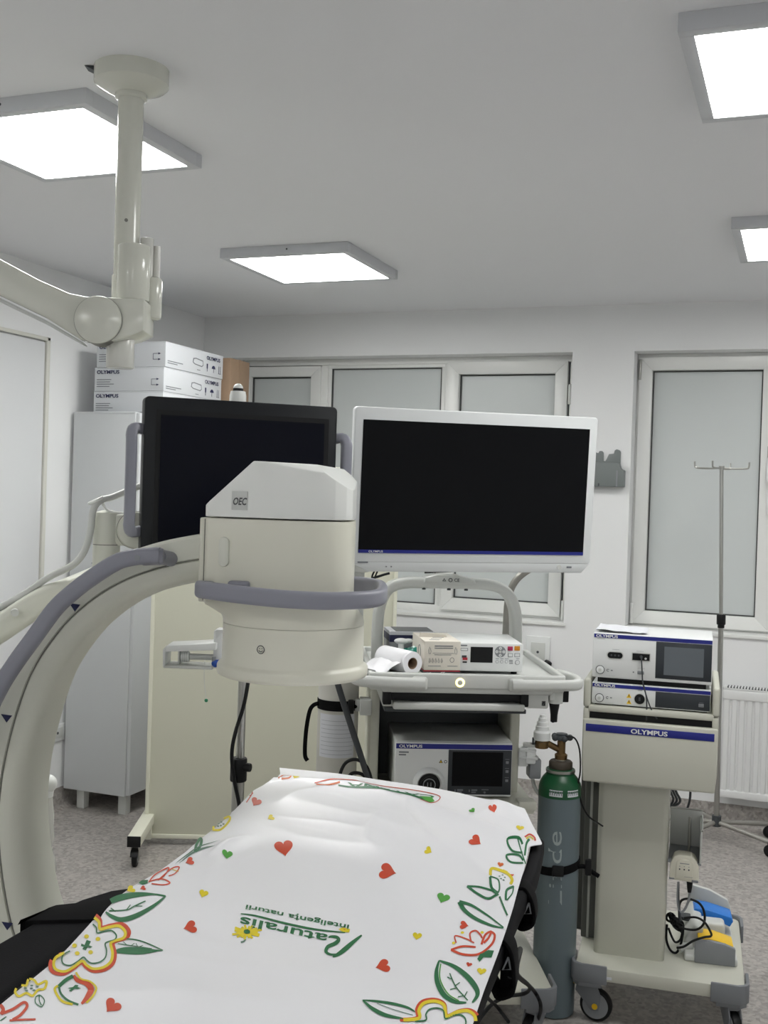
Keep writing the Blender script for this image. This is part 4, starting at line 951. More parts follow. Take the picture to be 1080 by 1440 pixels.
for x, y, t in ((-.55, .05, .5), (-.05, .05, .9), (-.55, .59, .2), (-.05, .59, 1.2)): caster(ec, x, y, turn=t)
for x0, x1 in ((-.552, -.522), (-.108, -.078)):
    b = MB(); b.box(M_TROLLEY, x0, x1, .28, .52, .178, 1.045, .006, 3); b.build('upright', ec)
b = MB(); b.box(M_DGREY, -.525, -.105, .50, .515, .18, 1.03, .002); b.build('back_panel', ec)
b = MB(); b.box(M_TROLLEY, -.535, -.05, .15, .56, .655, .688, .006); b.box(M_TROLLEY, -.1, -.045, .145, .2, .668, .694, .004); b.build('shelf', ec)
b = MB(); b.box(M_TROLLEY, -.52, -.11, .24, .50, .36, .385, .004); b.build('shelf', ec)
# tray
b = MB(); zt = 1.100
b.box(M_LGREY, -.575, -.008, -.005, .545, 1.052, 1.088, .006)
for bx in ((-.575, -.008, -.012, .008), (-.575, -.008, .53, .55), (-.578, -.560, .0, .55), (-.022, -.004, .0, .55)): b.box(M_LGREY, *bx, 1.06, zt+.003, .005, 3)
b.prism(M_LGREY, [(-.575, 1.09), (-.008, 1.09), (-.05, 1.046), (-.535, 1.046)], 'xz', -.008, .05, .004)
b.box(M_LGREY, -.535, -.45, .02, .5, 1.0, 1.05, .006); b.box(M_LGREY, -.118, -.052, -.0, .5, 1.005, 1.055, .006); b.build('tray', ec)
# grips
gp = catmull([(-.165, -.028, 1.077), (-.09, -.038, 1.079), (-.03, -.042, 1.081), (.012, -.036, 1.082), (.032, -.008, 1.084), (.034, .04, 1.085), (.022, .09, 1.086), (.0, .13, 1.087)], 5)
b = MB(); b.sweep(M_LGREY, gp, rrect(.026, .032, .011), up=(0, 0, 1)); b.box(M_LGREY, -.175, -.13, -.03, .01, 1.056, 1.094, .008, 3); b.prism(M_LGREY, [(-.12, 0), (.02, 0), (.03, .02), (.0, .12), (-.02, .12)], 'xy', 1.06, 1.072, .003); b.build('grip', ec)
b = MB(); b.sweep(M_LGREY, [(-(.585)-q.x, q.y, q.z) for q in gp], rrect(.026, .032, .011), up=(0, 0, 1)); b.box(M_LGREY, -.455, -.41, -.03, .01, 1.056, 1.094, .008, 3); b.build('grip', ec)
b = MB(); b.lathe(M_LGREY, [(.021, 1.02), (.022, 1.066)], Matrix.Translation((-.028, .02, 0)), 24); b.box(M_LGREY, -.05, -.03, .0, .04, 1.03, 1.06, .004)
b.lathe(M_BLACK, [(.010, .965), (.0105, .985), (.016, 1.022)], Matrix.Translation((-.031, .02, 0)), 20); b.cyl(M_BLACK, (-.034, .018, .963), (-.034, .018, .968), .004, n=10); b.box(M_BLACK, -.01, .014, .03, .055, 1.02, 1.07, .003); b.box(M_BLACK, -.075, -.06, .0, .03, 1.012, 1.03, .002); b.build('scope_holder', ec)
b = MB(); ctr = FT.Y(-.0125, 647, 960)
b.tube(M_RING, [(ctr.x+.0105*math.cos(t), -.0125, ctr.z+.0105*math.sin(t)) for t in [2*PI*k/28 for k in range(28)]], .0024, n=8, closed=True); b.cyl(M_LGREY, (ctr.x, -.0105, ctr.z), (ctr.x, -.0145, ctr.z), .008, n=24, bev=.001); b.build('power_button', ec)
b = MB(); b.box(M_BLACK, -.525, -.118, .004, .45, 1.022, 1.0458, .001); b.box(M_BLACK, -.535, -.51, -.006, .05, 1.01, 1.05, .004); b.box(M_BLACK, -.135, -.112, -.006, .05, 1.01, 1.05, .004); dw = b.build('drawer_opening', ec)
b = MB(); b.box(M_LGREY, -.505, -.124, -.012, .40, .998, 1.018, .005, 3)
b.build('keyboard_drawer', ec)
b = MB(); b.box(M_DGREY, -.525, -.105, .06, .5, .978, .99, .002)
for x0, x1 in ((-.465, -.385), (-.372, -.29), (-.28, -.20)): b.box(M_WHITEP, x0, x1, .30, .31, .966, .978, .002)
b.build('drawer_rail', ec)
# arch handle and label block
ar = catmull([(-.532, .36, 1.09), (-.532, .36, 1.19), (-.526, .36, 1.26), (-.502, .36, 1.312), (-.455, .36, 1.332), (-.38, .36, 1.336), (-.24, .36, 1.337), (-.17, .36, 1.333), (-.122, .36, 1.312), (-.094, .36, 1.262), (-.086, .36, 1.19), (-.086, .36, 1.09)], 6)
b = MB(); b.sweep(M_LGREY, ar, rrect(.034, .07, .012), up=(0, 1, 0)); b.build('arch_handle', ec)
b = MB(); b.prism(M_LGREY, [(-.392, 1.338), (-.225, 1.338), (-.232, 1.352), (-.285, 1.364), (-.35, 1.364), (-.388, 1.354)], 'xz', .318, .40, .003)
def sign(m, x, z, s): b.prism(m, [(x-s, z-s*.7), (x+s, z-s*.7), (x, z+s)], 'xz', .3168, .319)
sign(M_DGREY, -.328, 1.3490, .006); sign(M_LGREY, -.328, 1.3485, .0032)
b.tube(M_DGREY, [(-.308+.0055*math.cos(t), .317, 1.3490+.0055*math.sin(t)) for t in [2*PI*k/16 for k in range(16)]], .0012, n=6, closed=True)
b.front_text(M_DGREY, 'CE', .010, (-.296, .3168, 1.3445)); b.build('handle_plate', ec)
for x in (-.39, -.31, -.255):
    b = MB(); b.cyl(M_DGREY, (x, .335, 1.3155), (x, .335, 1.322), .006, n=10); b.build('handle_screw', ec)
mp = [(-.10, .45, 1.05), (-.10, .45, 1.20), (-.095, .45, 1.29), (-.075, .44, 1.345), (-.03, .43, 1.385), (.02, .42, 1.405), (.08, .40, 1.42), (.12, .37, 1.47)]
b = MB(); b.tube(M_STEELD, mp, .012, n=14, smooth=5); b.build('bent_pole', ec)
b = MB(); b.cyl(M_LGREY, (-.60, .44, 1.36), (-.60, .44, 1.43), .045, n=32, bev=.006); b.box(M_LGREY, -.61, -.30, .40, .47, 1.366, 1.410, .012, 3); b.box(M_LGREY, -.34, -.26, .12, .46, 1.398, 1.44, .012, 3); b.cyl(M_LGREY, (-.60, .44, 1.0), (-.60, .44, 1.38), .026, n=28); b.box(M_LGREY, -.63, -.54, .40, .48, 1.0, 1.05, .006); b.build('monitor_arm', ec)
p = lambda x, y: FT.Y(.30, x, y)
b = MB(); b.tube(M_BLACK, [p(533, 792), p(525, 806), p(523, 813), p(526, 814), p(534, 795)], .0028, n=8, smooth=3); b.tube(M_BLACK, [p(524, 813), p(534, 810), p(540, 808), p(548, 806)], .004, n=8, smooth=3); b.build('hook', ec)
b = MB(); b.tube(M_BLACK, [p(597, 805), p(615, 804), p(635, 803), p(645, 802), p(647, 800), p(642, 799)], .0035, n=8, smooth=4); b.tube(M_BLACK, [p(613, 803), p(634, 802)], .0058, n=10); b.build('cable_tie', ec)
# cylinder clamps
b = MB(); b.box(M_LGREY, -.585, -.548, .26, .32, .925, .975, .005); b.box(M_LGREY, -.60, -.58, .275, .30, .935, .972, .003); b.build('cylinder_clamp', ec)
# monitor on the arm
FW_ = Fr(-.904, 3.121, 36.36)
wmn = thing('white_monitor', 'large white-framed flat monitor with a dark screen above the endoscopy cart', 'monitor', FW_)
PT = Matrix.Translation((0, 0, 1.635)) @ Matrix.Rotation(math.radians(-.379), 4, 'Y') @ Matrix.Rotation(math.radians(3.787), 4, 'X')
sw, sh_ = .698/2, .379/2
b = MB(); b.prism(M_MON, [(x-.0, z+.004) for x, z in rrect(2*sw+.052, 2*sh_+.064, .012)], 'xz', .001, .028, .004, 3, M=PT)
b.prism(M_MON, [(-sw-.026, -sh_-.024), (sw+.026, -sh_-.024), (sw-.0, -sh_-.054), (-sw+.03, -sh_-.054)], 'xz', .002, .05, .003, M=PT)
b.box(M_MON, -sw+.02, sw-.02, .026, .06, -sh_+.0, sh_-.01, .015, 3, M=PT); b.box(M_LGREY, -.06, .06, .055, .10, -.13, .05, .01, M=PT)
b.front_text(M_TEXTG, 'OEV321UH', .006, PT @ Vector((-sw+.024, 0, 0)) if False else (0, 0, 0)) if False else None
b.cyl(M_LGREY, PT @ Vector((sw-.075, .0, -sh_-.037)), PT @ Vector((sw-.075, .004, -sh_-.037)), .0075, n=20); b.box(M_TEXTG, sw-.05, sw-.035, -.0005, .002, -sh_-.039, -sh_-.034, 0, M=PT)
for x in (-sw+.085, -sw+.10): b.cyl(M_MGREY, PT @ Vector((x, .0, -sh_-.039)), PT @ Vector((x, .003, -sh_-.039)), .0022, n=10)
b.box(M_TEXTG, -sw+.0, -sw+.03, -.0005, .002, -sh_-.029, -sh_-.025, 0, M=PT)
b.build('bezel', wmn)
b = MB(); b.box(M_SCREEN, -sw, sw, -.0005, .003, -sh_, sh_, 0, M=PT); b.box(M_BLUE, -sw+.0, sw, -.001, .002, -sh_, -sh_+.0095, 0, M=PT)
b.text(M_WHITEP, 'OLYMPUS', .0055, PT @ Matrix.Translation((-sw+.03, -.0012, -sh_+.0022)) @ Matrix.Rotation(PI/2, 4, 'X'), 'l', .02, sx=1.25); b.build('display', wmn)

# ---- processor on the shelf
pr = thing('video_processor', 'white box processor with round scope socket and black screen on the cart shelf', 'medical device', FT)
yf = .20; px0, px1, pz0, pz1 = -.477, -.1135, .693, .862
b = MB(); b.box(M_LGREY, px0, px1, yf+.008, yf+.285, pz0, pz1, .005, 3); b.box(M_WHITEP, px0+.001, px1-.001, yf, yf+.012, pz0+.001, pz1-.003, .004)
for x in (px0+.04, px1-.04):
    for y in (yf+.04, yf+.24): b.cyl(M_BLACK, (x, y, .6885), (x, y, pz0+.002), .012, n=14)
b.build('case', pr)
b = MB(); b.box(M_BLUE, px0+.003, px1-.002, yf-.0008, yf+.002, pz1-.023, pz1-.0075, 0); b.front_text(M_WHITEP, 'OLYMPUS', .0088, (px0+.012, yf-.001, pz1-.0195), bold=.03, sx=1.3); b.build('brand_stripe', pr)
b = MB(); a = FT.Y(yf, 631, 1053); c = FT.Y(yf, 720, 1120)
b.box(M_PANELGR, a.x, px1-.003, yf-.002, yf+.002, pz0+.008, pz1-.0245, .001); b.box(M_SCREEN, a.x+.012, px1-.030, yf-.0028, yf, pz0+.034, pz1-.030, 0)
for k in range(3): z = pz0+.048+k*.028; b.box(M_MGREY, px1-.021, px1-.012, yf-.0028, yf, z, z+.008, .0005); b.box(M_TEXTG, px1-.023, px1-.010, yf-.0025, yf, z+.013, z+.0145, 0)
for k, x in enumerate((a.x+.022, a.x+.066, a.x+.115)):
    if k < 2: b.box(M_TEXTG, x+.008, x+.026, yf-.0025, yf, pz0+.019, pz0+.024, 0); b.box(M_TEXTG, x, x+.003, yf-.0025, yf, pz0+.016, pz0+.023, 0); b.box(M_TEXTG, x+.008, x+.022, yf-.0025, yf, pz0+.013, pz0+.0165, 0)
    else: b.box(M_TEXTG, x-.010, x+.012, yf-.0025, yf, pz0+.022, pz0+.0245, 0); b.cyl(M_TEXTG, (x, yf-.0026, pz0+.015), (x, yf, pz0+.015), .0035, n=14)
b.build('touch_panel', pr)
c = FT.Y(yf, 603, 1102)
b = MB(); b.lathe(M_WHITEP, [(.050, 0), (.049, .006), (.042, .016), (.038, .018), (.034, .012), (.034, .004), (0, .004)], Matrix.Translation((c.x, yf, c.z)) @ Matrix.Rotation(PI/2, 4, 'X'), 48); sk_ = b.build('scope_socket', pr)
b = MB(); b.lathe(M_BLACK, [(.033, .0045), (.033, .010), (.024, .012), (.022, .007), (.020, .007), (.018, .014), (.012, .014), (.011, .009), (0, .009)], Matrix.Translation((c.x, yf, c.z)) @ Matrix.Rotation(PI/2, 4, 'X'), 40)
b.lathe(M_MGREY, [(.0195, .0135), (.0195, .0148), (.0165, .0148), (.0165, .0135)], Matrix.Translation((c.x, yf, c.z)) @ Matrix.Rotation(PI/2, 4, 'X'), 36, caps=False)
for dx in (-.005, .005): b.box(M_MGREY, c.x+dx-.0015, c.x+dx+.0015, yf-.013, yf-.008, c.z-.006, c.z+.006, 0)
b.build('contact_ring', sk_)
b = MB(); t = FT.Y(yf, 620, 1071); b.prism(M_DGREY, [(t.x-.006, t.z-.004), (t.x+.006, t.z-.004), (t.x, t.z+.007)], 'xz', yf-.001, yf+.001); b.prism(M_YELP, [(t.x-.0035, t.z-.0027), (t.x+.0035, t.z-.0027), (t.x, t.z+.004)], 'xz', yf-.0014, yf+.001); b.tube(M_DGREY, [(t.x+.0145+.004*math.cos(q), yf-.0006, t.z+.004*math.sin(q)) for q in [2*PI*k/14 for k in range(14)]], .0009, n=6, closed=True)
b.box(M_TEXTG, px0+.012, px0+.042, yf-.0006, yf, pz1-.036, pz1-.032, 0); b.box(M_TEXTG, px0+.012, px0+.034, yf-.0006, yf, pz1-.044, pz1-.040, 0); b.build('front_marks', pr)

# ---- white nozzle holder to the right of the processor
nh = thing('water_bottle_holder', 'white clip holder with grey block and curved tube, right of the black-screen processor', 'holder', FT)
P = lambda x, y, v=.02: FT.Y(v, x, y)
b = MB(); a = P(728, 1047, .30); c = P(752, 1062, .30)
b.prism(M_WHITEP, [(-.080, .27), (a.x+.02, .262), (c.x, .25), (c.x+.006, .27), (c.x, .33), (-.080, .34)], 'xy', c.z-.006, c.z+.004, .003); b.prism(M_WHITEP, [(-.080, .27), (a.x+.02, .265), (c.x-.006, .255), (c.x, .275), (c.x-.006, .325), (-.080, .335)], 'xy', c.z+.016, c.z+.024, .003); b.box(M_WHITEP, -.080, -.05, .27, .33, c.z-.03, c.z+.03, .004); b.box(M_WHITEP, c.x-.035, c.x-.004, .26, .32, c.z-.02, c.z+.02, .005); b.build('clip', nh)
b = MB(); b.box(M_MGREY, -.045, -.008, .265, .325, c.z-.068, c.z-.006, .005); b.build('block', nh)
b = MB(); b.tube(M_LGREY, [(-.03, .30, c.z-.06), (-.024, .30, c.z-.09), (-.012, .30, c.z-.115), (.010, .30, c.z-.135), (.025, .30, c.z-.145)], .0062, n=10, smooth=5); b.build('tube', nh)

# ---- things on the tray
ZTR = 1.0885
rc = thing('video_recorder', 'small white video recorder with keypad and dark display on the cart tray', 'medical device', FT)
yv = .085; rx0, rx1, rz0, rz1 = -.345, -.1155, 1.098, 1.181
b = MB(); b.box(M_WHITEP, rx0, rx1, yv, yv+.24, rz0, rz1, .003)
for x in (rx0+.02, rx1-.02):
    for y in (yv+.03, yv+.2): b.cyl(M_BLACK, (x, y, ZTR), (x, y, rz0+.001), .009, n=12)
b.build('case', rc)
b = MB(); b.frect(M_BLACK, FT, yv, 662, 909.5, 692.5, 932); b.build('display', rc)
b = MB(); c = FT.Y(yv, 703.5, 916.5); b.cyl(M_MGREY, (c.x, yv-.0012, c.z), (c.x, yv, c.z), .0165, n=32)
for dx, dz in ((0, 1), (0, -1), (1, 0), (-1, 0)): b.cyl(M_WHITEP, (c.x+dx*.0105, yv-.0022, c.z+dz*.0105), (c.x+dx*.0105, yv, c.z+dz*.0105), .0044, n=14); b.cyl(M_DGREY, (c.x+dx*.0105, yv-.0026, c.z+dz*.0105), (c.x+dx*.0105, yv, c.z+dz*.0105), .0013, n=8)
b.cyl(M_LGREY, (c.x, yv-.0018, c.z), (c.x, yv, c.z), .004, n=14); b.build('keypad', rc)
for m_, bx in ((M_MAGENTA, (714, 909, 721, 915)), (M_OKEY, (723.5, 908.5, 731, 915))): b = MB(); b.frect(m_, FT, yv, *bx, th=.002, bev=.001); b.build('button', rc)
for bx in ((714.5, 918.5, 721, 924), (723.5, 918.5, 731, 924)): b = MB(); b.frect(M_MGREY, FT, yv, *bx, th=.0008); b.frect(M_WHITEP, FT, yv, bx[0]+.7, bx[1]+.7, bx[2]-.7, bx[3]-.7, th=.0016); b.build('button', rc)
for x in (699, 705.5, 712): b = MB(); c = FT.Y(yv, x, 930.5); b.cyl(M_MGREY, (c.x, yv-.001, c.z), (c.x, yv, c.z), .0048, n=18); b.cyl(M_WHITEP, (c.x, yv-.002, c.z), (c.x, yv, c.z), .0038, n=18); b.build('button', rc)
b = MB(); c = FT.Y(yv, 727.5, 931.5); b.cyl(M_MGREY, (c.x, yv-.001, c.z), (c.x, yv, c.z), .0072, n=24); b.cyl(M_WHITEP, (c.x, yv-.002, c.z), (c.x, yv, c.z), .006, n=24); b.build('power_button', rc)
b = MB()
for k in range(3): b.frect(M_TEXTG, FT, yv, 716, 928+2.2*k, 721, 929+2.2*k, th=.0008)
for x in (697, 703.5, 710, 726): b.frect(M_TEXTG, FT, yv, x, 926, x+4.5, 926.8, th=.0008)
b.frect(M_TEXTG, FT, yv, 648, 906.5, 657, 908.5, th=.0008); b.build('front_print', rc)
b = MB(); b.frect(M_MGREY, FT, yv, 647.5, 911, 658, 915.3, th=.0008, bev=0); b.frect(M_WHITEP, FT, yv, 648.3, 911.8, 657.2, 914.5, th=.0014); b.build('button', rc)
b = MB(); b.frect(M_DGREY, FT, yv, 649.5, 921.5, 656, 925); b.build('usb_port', rc)
b = MB(); b.frect(M_REDLINE, FT, yv, 650.5, 924.6, 657, 928, th=.004); b.build('usb_stick', rc)
b = MB(); b.frect(M_BLACK, FT, yv, 650.5, 930, 656.5, 932); b.build('usb_port', rc)

gb0 = FT.Y(.055, 596, 943); gb1 = FT.Y(.055, 645, 945)
FG = Fr(*(FT.M @ Vector((gb0.x, .055, 0))).xy, 25+4)
gw = .108
lo = MB(); lo.box(M_DGREY, 0, gw, .002, .215, ZTR, 1.102, .002); lo.box(M_REDLINE, -.0005, gw+.0005, .0012, .2155, 1.0985, 1.1015, 0); lo.front_text(M_WHITEP, 'CE', .008, (.05, .0012, 1.0895)); lo.front_text(M_WHITEP, 'nitril', .006, (.006, .0012, 1.091))
tag(lo.build('glove_box', None, loc=FG.loc, rz=FG.rz), 'dark glove carton edged in red lying flat under the cream glove carton', 'box')
g = thing('glove_box', 'opened cream glove carton with grey print on the cart tray beside the paper roll', 'box', FG)
b = MB(); b.box(M_GLOVE, 0, gw, .0, .21, 1.1025, 1.187, .001)
fy = -.0008
b.box(M_TEXTG, .03, .085, fy, fy+.001, 1.172, 1.175, 0); b.box(M_TEXTG, .03, .085, fy, fy+.001, 1.166, 1.1685, 0)
for x in (.016, .094): b.tube(M_TEXTG, [(x-.003, fy, 1.152), (x-.0035, fy, 1.162), (x-.001, fy, 1.171), (x+.002, fy, 1.165), (x+.0035, fy, 1.158), (x+.002, fy, 1.150), (x-.003, fy, 1.152)], .0006, n=5)
b.box(M_TEXTG, .025, .088, fy, fy+.001, 1.152, 1.153, 0); b.box(M_TEXTG, .03, .08, fy, fy+.001, 1.147, 1.1485, 0)
for k in range(5): b.tube(M_TEXTG, [(.014+k*.009, fy, 1.126), (.016+k*.009, fy, 1.138), (.019+k*.009, fy, 1.13), (.017+k*.009, fy, 1.124)], .0006, n=5, closed=True)
b.tube(M_TEXTG, [(.083+.006*math.cos(t), fy, 1.133+.007*math.sin(t)) for t in [2*PI*k/16 for k in range(16)]], .0006, n=5, closed=True)
b.box(M_TEXTG, .012, .05, fy, fy+.001, 1.114, 1.1155, 0); b.box(M_TEXTG, .07, .10, fy, fy+.001, 1.114, 1.1155, 0)
b.tube(M_TEXTG, [(-.0008, .08+.02*math.cos(t), 1.145+.022*math.sin(t)) for t in [2*PI*k/16 for k in range(16)]], .0007, n=5, closed=True)
for k in range(6): b.box(M_TEXTG, .02+.01*(k % 3), .05+.012*(k % 4), .03+.028*k, .037+.028*k, 1.1865, 1.1875, 0)
b.build('carton', g)
b = MB(); b.prism(M_GLOVE, [(.0, 1.187), (-.012, 1.196), (-.013, 1.1945), (.0, 1.185)], 'xz', .0, .07); b.prism(M_GLOVE, [(.0, 1.186), (gw*.8, 1.186), (gw*.75, 1.196), (.004, 1.20)], 'xz', .10, .103); b.build('flap', g)

pr0 = thing('paper_roll', 'white paper towel roll lying on its side at the left end of the cart tray', 'paper roll', FT)
e = FT.Y(.035, 580.5, 929); R_ = .0345; e.z = ZTR+R_+.001
ax = Vector((-.075, .13, .0)); M = Matrix.Translation(e) @ ax.to_track_quat('Z', 'Y').to_matrix().to_4x4()
b = MB(); b.lathe(M_SHEET, [(.017, .0), (R_-.001, .0), (R_, .003), (R_, .147), (R_-.001, .15), (.017, .15), (.017, .0)], M, 40, caps=False); b.build('roll', pr0)
b = MB(); b.lathe(M_CARD, [(.0172, .001), (.0155, .001), (.0155, .149), (.0172, .149)], M, 28, caps=False); b.build('core', pr0)
b = MB(); random.seed(3)
n_, m2 = 16, 12; vs = []
for i in range(n_+1):
    s_ = i/n_
    for k in range(m2+1):
        t = k/m2; base = M @ Vector((0, 0, .01+.13*t)); side_ = Vector((-.866, -.5, 0))
        if s_ < .35: aa = PI*.1+s_/.35*PI*.42; off = side_*(R_+.001)*math.sin(aa)+Vector((0, 0, (R_+.001)*math.cos(aa)))
        else: off = side_*(R_+.012+(s_-.35)*.095)+Vector((0, 0, .0-(s_-.35)*.055))
        q = base+off; w = .006*math.sin(9*t+5*s_)*s_+.004*math.sin(21*t+13*s_)*s_; q.z = max(ZTR+.017 if q.x < -.558 else ZTR+.002, q.z+w); vs.append(tuple(q))
fs = [(i*(m2+1)+k, i*(m2+1)+k+1, (i+1)*(m2+1)+k+1, (i+1)*(m2+1)+k) for i in range(n_) for k in range(m2)]
b.raw(M_SHEET, vs, fs); b.build('loose_end', pr0)

bx = thing('device_carton', 'small navy and grey carton with a dark top at the back of the cart tray', 'box', Fr(*(FT.M @ Vector((-.495, .31, 0))).xy, 29))
b = MB(); b.box(M_MGREY, 0, .145, 0, .13, ZTR, 1.182, .001); b.box(M_NAVY, -.0006, .1456, -.0006, .1306, 1.150, 1.172, 0); b.box(M_LABEL, -.0005, .1455, -.0005, .1305, 1.172, 1.1825, 0); b.box(M_DGREY, .02, .14, .01, .125, 1.182, 1.1835, 0); b.front_text(M_LABEL, 'OLYMPUS', .006, (.045, -.001, 1.156)); b.front_text(M_NAVY, 'IC 370', .005, (.004, -.001, 1.174)) if False else None
b.build('carton', bx)
tb_ = MB(); random.seed(5); c0 = Vector((-.42, .20, ZTR+.03)); vs = []
nn, mm = 18, 12
for i in range(nn+1):
    for k in range(mm):
        t = 2*PI*k/mm; s_ = i/nn; r = .026*(.45+.55*math.sin(PI*min(1, s_*1.05+.05)))*(1+.22*math.sin(5*t+9*s_)+random.uniform(-.12, .12))
        vs.append((c0.x-.05+.125*s_, c0.y+r*1.1*math.cos(t)+.01*math.sin(7*s_), max(ZTR+.001, c0.z+.03+r*math.sin(t)+.012*s_)))
fs = [(i*mm+k, i*mm+(k+1) % mm, (i+1)*mm+(k+1) % mm, (i+1)*mm+k) for i in range(nn) for k in range(mm)]+[tuple(range(mm)), tuple(nn*mm+k for k in range(mm))]
for v in range(len(vs)): vs[v] = (vs[v][0], vs[v][1], vs[v][2]-.028)
tb_.raw(M_TEAL, vs, fs); tag(tb_.build('teal_pouch', None, angle=25, loc=FT.loc, rz=FT.rz), 'crumpled teal plastic pouch between the paper roll and the navy carton', 'pouch')
tb_ = MB(); cc = Vector((-.468, .21, 1.166)); tb_.ball(M_WHITEP, cc, .022, (1.0, .75, .42)); tb_.ball(M_WHITEP, cc+Vector((.022, .004, .001)), .014, (1, .8, .5)); tb_.cyl(M_WHITEP, (cc.x, cc.y, ZTR+.0), (cc.x, cc.y, cc.z), .009, n=14); tag(tb_.build('plastic_stopper', None, loc=FT.loc, rz=FT.rz), 'small white plastic stopper standing against the teal pouch on the tray', 'stopper')

# ---- pale gas cylinder strapped left of the cart
cl = thing('gas_cylinder', 'scuffed pale grey gas cylinder strapped to the left side of the endoscopy cart', 'gas cylinder', Fr(*(FT.M @ Vector((-.650, .33, 0))).xy, 25))
b = MB(); b.lathe(M_CYLW, [(.058, 0), (.064, .01), (.064, 1.07), (.062, 1.10), (.054, 1.135), (.040, 1.165), (.025, 1.185), (.025, 1.21)], None, 44); b.build('shell', cl)
b = MB(); b.lathe(M_DGREY, [(.026, 1.19), (.03, 1.20), (.03, 1.24), (.02, 1.255)], None, 24); b.build('valve', cl)
b = MB()
for k in range(17):
    t0 = math.radians(-150+k*6.5); t1 = math.radians(-150+(k+1)*6.5)
    R2 = .0648; b.raw(M_LABEL, [(R2*math.cos(t0), R2*math.sin(t0), .79), (R2*math.cos(t1), R2*math.sin(t1), .79), (R2*math.cos(t1), R2*math.sin(t1), .925), (R2*math.cos(t0), R2*math.sin(t0), .925)], [(0, 1, 2, 3)])
    if 1 <= k <= 15:
        for q in range(9): z = .80+q*.013; R3 = .0651; b.raw(M_PRINT, [(R3*math.cos(t0), R3*math.sin(t0), z), (R3*math.cos(t1), R3*math.sin(t1), z), (R3*math.cos(t1), R3*math.sin(t1), z+.0014), (R3*math.cos(t0), R3*math.sin(t0), z+.0014)], [(0, 1, 2, 3)])
b.build('label', cl)
b = MB(); b.lathe(M_STRAP, [(.0645, .935), (.0665, .936), (.0665, .966), (.0645, .967)], None, 44, caps=False); b.box(M_BLACK, .028, .046, -.072, -.052, .93, .972, .003); b.tube(M_STRAP, [(.05, -.055, .95), (.065, -.035, .95), (.075, -.02, .952)], .006, n=8)
b.sweep(M_STRAP, catmull([(-.060, -.018, .952), (-.078, -.03, .948), (-.090, -.035, .93), (-.098, -.035, .88), (-.101, -.035, .83), (-.100, -.035, .79), (-.092, -.035, .775)], 5), rrect(.013, .005, .002), up=(0, 1, 0)); b.build('strap', cl)

ho = MB(); p = lambda x, y, v=.12: FT.Y(v, x, y)
ho.tube(M_DGREY, [p(470, 940), p(476, 965), p(490, 1010), p(508, 1065), p(522, 1110), p(530, 1140)], .0095, n=12, smooth=4)
tag(ho.build('grey_hose', None, loc=FT.loc, rz=FT.rz), 'straight dark grey tube slanting across the pale gas cylinder', 'tube')
ho = MB(); ho.tube(M_BLACK, [p(478, 1110), p(478, 1090), p(486, 1073), p(500, 1068), p(514, 1076), p(522, 1095), p(525, 1120), p(518, 1140), p(500, 1146), p(486, 1130), p(483, 1110), p(492, 1090), p(503, 1087), p(513, 1092), p(520, 1106), p(522, 1130)], .0052, n=10, smooth=5)
tag(ho.build('black_cable', None, loc=FT.loc, rz=FT.rz), 'looped black cable at the foot of the slanting grey tube, behind the sheet edge', 'cable')

# ---- green-shouldered gas cylinder right of the cart
cc = at_depth(788, 1090, 3.50)
cg = thing('gas_cylinder', 'dark grey gas cylinder with green shoulder and brass valve standing between the two carts', 'gas cylinder', Fr(cc.x, cc.y, 15))
ZS = at_depth(788, 1115, 3.5).z; ZK = at_depth(788, 1083, 3.5).z
b = MB(); b.lathe(M_CYLG, [(.058, 0), (.066, .006), (.0668, .02), (.0668, ZS-.005)], None, 48); b.build('shell', cg)
b = MB(); b.lathe(M_CYLGR, [(.0668, ZS-.006), (.0668, ZS+.018), (.064, ZS+.034), (.055, ZS+.05), (.044, ZS+.062), (.044, ZK+.006), (.02, ZK+.01)], None, 48)
for t0 in (-122, -72):
    for k in range(6):
        a0, a1 = math.radians(t0+k*6), math.radians(t0+(k+1)*6); R3 = .0673; zz = ZS+.003
        b.raw(M_LABEL, [(R3*math.cos(a0), R3*math.sin(a0), zz), (R3*math.cos(a1), R3*math.sin(a1), zz), (R3*math.cos(a1)*.985, R3*math.sin(a1)*.985, zz+.020), (R3*math.cos(a0)*.985, R3*math.sin(a0)*.985, zz+.020)], [(0, 1, 2, 3)])
        am = (a0*.7+a1*.3); am2 = (a0*.3+a1*.7); R4 = .0676; b.raw(M_TEXTG, [(R4*math.cos(am), R4*math.sin(am), zz+.004), (R4*math.cos(am2), R4*math.sin(am2), zz+.004), (R4*math.cos(am2)*.987, R4*math.sin(am2)*.987, zz+.016), (R4*math.cos(am)*.987, R4*math.sin(am)*.987, zz+.016)], [(0, 1, 2, 3)])
b.build('shoulder', cg)
b = MB(); b.lathe(M_STEEL, [(.043, ZK-.006), (.046, ZK-.003), (.046, ZK+.004), (.043, ZK+.006)], None, 40); b.lathe(M_TAN, [(.034, ZK+.002), (.037, ZK+.006), (.037, ZK+.026), (.033, ZK+.031), (.012, ZK+.032)], None, 36); b.build('collar', cg)
b = MB(); b.lathe(M_CREAMB, [(.016, ZK+.03), (.016, ZK+.037)], None, 24); b.lathe(M_BRASS, [(.019, ZK+.036), (.020, ZK+.05), (.013, ZK+.055), (.013, ZK+.09), (.009, ZK+.098)], None, 24)
b.cyl(M_BRASS, (0, 0, ZK+.062), (-.045, -.012, ZK+.085), .010, n=18); b.cyl(M_BRASS, (-.062, -.014, ZK+.07), (-.062, -.014, ZK+.098), .0215, n=24, bev=.003); b.cyl(M_BRASS, (-.062, -.035, ZK+.084), (-.062, -.05, ZK+.084), .010, n=16); vl = b.build('valve', cg)
b = MB(); zz = ZK+.098
